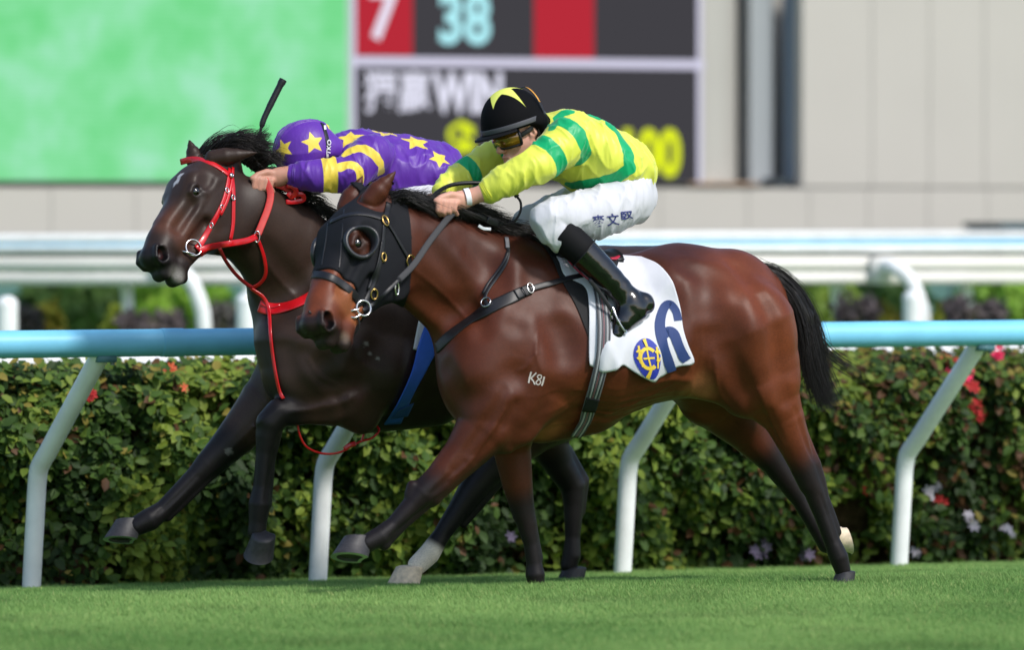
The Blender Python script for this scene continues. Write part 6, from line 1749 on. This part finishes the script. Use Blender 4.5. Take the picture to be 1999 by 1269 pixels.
def hair():
    fr = FN
    L = []
    crest = [(772, 392, .13), (800, 398, .11), (830, 402, .09), (862, 408, .08), (895, 420, .06), (930, 436, .04), (962, 450, .03), (992, 462, .02)]
    g = np.random.default_rng(3)
    for i in range(46):                                                     # dense mass lying back along the crest
        t = i / 45; k = np.interp(t * 7, range(8), [c[0] for c in crest]), np.interp(t * 7, range(8), [c[1] for c in crest]), np.interp(t * 7, range(8), [c[2] for c in crest])
        ln = g.uniform(55, 90); up = g.uniform(-26, 6) + (6 if t < .3 else 0)
        L += lock(fr, [(k[0] - 4, k[1] + 8, k[2] + .01), (k[0] + ln * .25, k[1] - 6 + up * .5, k[2] + .035), (k[0] + ln * .65, k[1] + up * .7 + ln * .08, k[2] + .04), (k[0] + ln, k[1] + up + ln * .28, k[2] + .03)], (4, .018, 9, .03), 40, 100 + i)
    for i, (a, b) in enumerate((((930, 432), (954, 396)), ((918, 430), (946, 402)), ((955, 446), (982, 416)), ((965, 450), (986, 420)), ((970, 452), (994, 436)), ((945, 440), (962, 400)), ((975, 458), (1004, 450)), ((850, 404), (905, 378)), ((800, 396), (862, 372)))):
        L += lock(fr, [(a[0], a[1], .04), (a[0] * .6 + b[0] * .4 - 4, a[1] * .6 + b[1] * .4 - 3, .05), (b[0], b[1], .05)], (5, .015, 5, .02), 34, 300 + i)
    for i in range(22):
        t = g.uniform(.2, 6.6); k = [np.interp(t, range(8), [c[q] for c in crest]) for q in range(3)]; an = g.uniform(-1.1, -.1); ln = g.uniform(30, 58)
        b = (k[0] + ln * math.cos(an), k[1] + ln * math.sin(an))
        L += lock(fr, [(k[0], k[1] + 6, k[2] + .01), (k[0] * .6 + b[0] * .4 + g.normal(0, 4), k[1] * .6 + b[1] * .4 - 5, k[2] + .03), (b[0], b[1] + g.normal(0, 5), k[2] + .03)], (2, .01, 4, .02), 14, 900 + i)
    strands("mane", L, .0016, M_hair, H_N)
    fl = lock(fr, [(740, 388, .1), (752, 380, .12), (775, 384, .14), (800, 392, .15)], (5, .02, 7, .03), 90, 41) + lock(fr, [(762, 384, .13), (790, 376, .14), (815, 390, .15), (822, 408, .15)], (4, .02, 6, .02), 70, 42)
    strands("forelock", fl, .0019, M_hair, H_N)
    # tail
    core = Field(fr.loc(1440, 860, 0) * [1, 0, 1] + [0, -.2, 0], fr.loc(1680, 480, 0) * [1, 0, 1] + [0, .2, 0], .007)
    core.chain(px_chain(fr, [(1462, 532, 0, 17), (1502, 545, 0, 21), (1541, 582, 0, 27), (1565, 620, 0, 26), (1577, 665, 0, 19), (1588, 710, 0, 9)]), .02, .9)
    V, Q = core.mesh(); tl = link("tail", new_mesh("tail", V, Q, M_hair), H_N)
    T = []
    main = [(1456, 524, 0), (1510, 535, 0), (1552, 578, 0), (1578, 640, 0), (1590, 705, 0), (1606, 760, 0), (1626, 806, 0)]
    T += lock(fr, main, (4, .014, 15, .045), 3200, 7, 12, (.55, 1.0))
    T += lock(fr, [(1470, 532, 0), (1530, 560, .02), (1562, 612, .02), (1572, 670, .02), (1576, 730, .02), (1580, 790, .02)], (10, .02, 7, .03), 420, 8, 12, (.6, .98))
    T += lock(fr, [(1540, 560, 0), (1578, 620, 0), (1594, 665, -.01), (1630, 702, -.03), (1672, 728, -.04), (1700, 752, -.05)], (7, .02, 6, .02), 110, 9, 12, (.6, 1.0))
    T += lock(fr, [(1540, 580, 0), (1572, 660, 0), (1590, 740, 0), (1612, 786, 0), (1640, 812, 0)], (9, .02, 9, .03), 240, 10, 12, (.7, 1.0))
    strands("tail_hair", T, .0012, M_hair, tl)
    # dark horse
    fr = FO; L = []
    crest = [(425, 296, .08), (450, 296, .07), (478, 312, .06), (505, 332, .06), (535, 352, .05), (565, 372, .04), (600, 395, .03), (640, 420, .02)]
    for i in range(26):
        t = i / 25 * 3; k = [np.interp(t, range(8), [c[q] for c in crest]) for q in range(3)]
        ln = g.uniform(45, 75); up = g.uniform(-34, 4)
        L += lock(fr, [(k[0] - 4, k[1] + 6, k[2]), (k[0] + ln * .3, k[1] - 12 + up * .4, k[2] + .03), (k[0] + ln * .7, k[1] - 8 + up * .75, k[2] + .05), (k[0] + ln, k[1] + up + 6, k[2] + .05)], (4, .018, 8, .03), 46, 500 + i)
    for i, (a, b) in enumerate((((410, 292), (462, 262)), ((430, 288), (478, 264)), ((450, 290), (500, 262)), ((470, 300), (516, 276)), ((480, 310), (522, 294)), ((478, 316), (526, 312)), ((395, 300), (440, 268)), ((488, 320), (520, 328)))):
        L += lock(fr, [(a[0], a[1], .06), (a[0] * .6 + b[0] * .4, a[1] * .6 + b[1] * .4 - 9, .08), (b[0] * .85 + a[0] * .15, b[1] - 3, .08), (b[0], b[1] + 4, .08)], (5, .02, 6, .03), 40, 600 + i)
    for i in range(26):                                                     # wind-blown single locks
        a = (g.uniform(405, 490), g.uniform(286, 318)); an = g.uniform(-1.0, .1); ln = g.uniform(45, 85)
        b = (a[0] + ln * math.cos(an), a[1] + ln * math.sin(an) * .75)
        L += lock(fr, [(a[0], a[1] + 6, .06), (a[0] * .65 + b[0] * .35 + g.normal(0, 5), a[1] * .65 + b[1] * .35 - 7, .08), (a[0] * .25 + b[0] * .75 + g.normal(0, 6), a[1] * .25 + b[1] * .75 - 5, .09), (b[0], b[1] + g.normal(0, 8), .09)], (2, .01, 4, .03), 14, 800 + i)
    for i in range(24):
        t = 3 + i / 23 * 4; k = [np.interp(t, range(8), [c[q] for c in crest]) for q in range(3)]
        ln = g.uniform(40, 70); up = g.uniform(-10, 16)
        L += lock(fr, [(k[0] - 3, k[1] + 6, k[2] + .02), (k[0] + ln * .3, k[1] + up * .3, k[2] + .05), (k[0] + ln * .7, k[1] + up + 8, k[2] + .05), (k[0] + ln, k[1] + up + 26, k[2] + .05)], (4, .018, 7, .03), 34, 700 + i)
    strands("mane", L, .0016, M_hairb, H_O)
    T = lock(fr, [(1392, 520, 0), (1420, 540, 0), (1450, 590, 0), (1462, 650, 0), (1470, 720, 0)], (9, .02, 14, .04), 500, 17, 10, (.6, 1.0))
    strands("tail", T, .002, M_hairb, H_O)
hair()
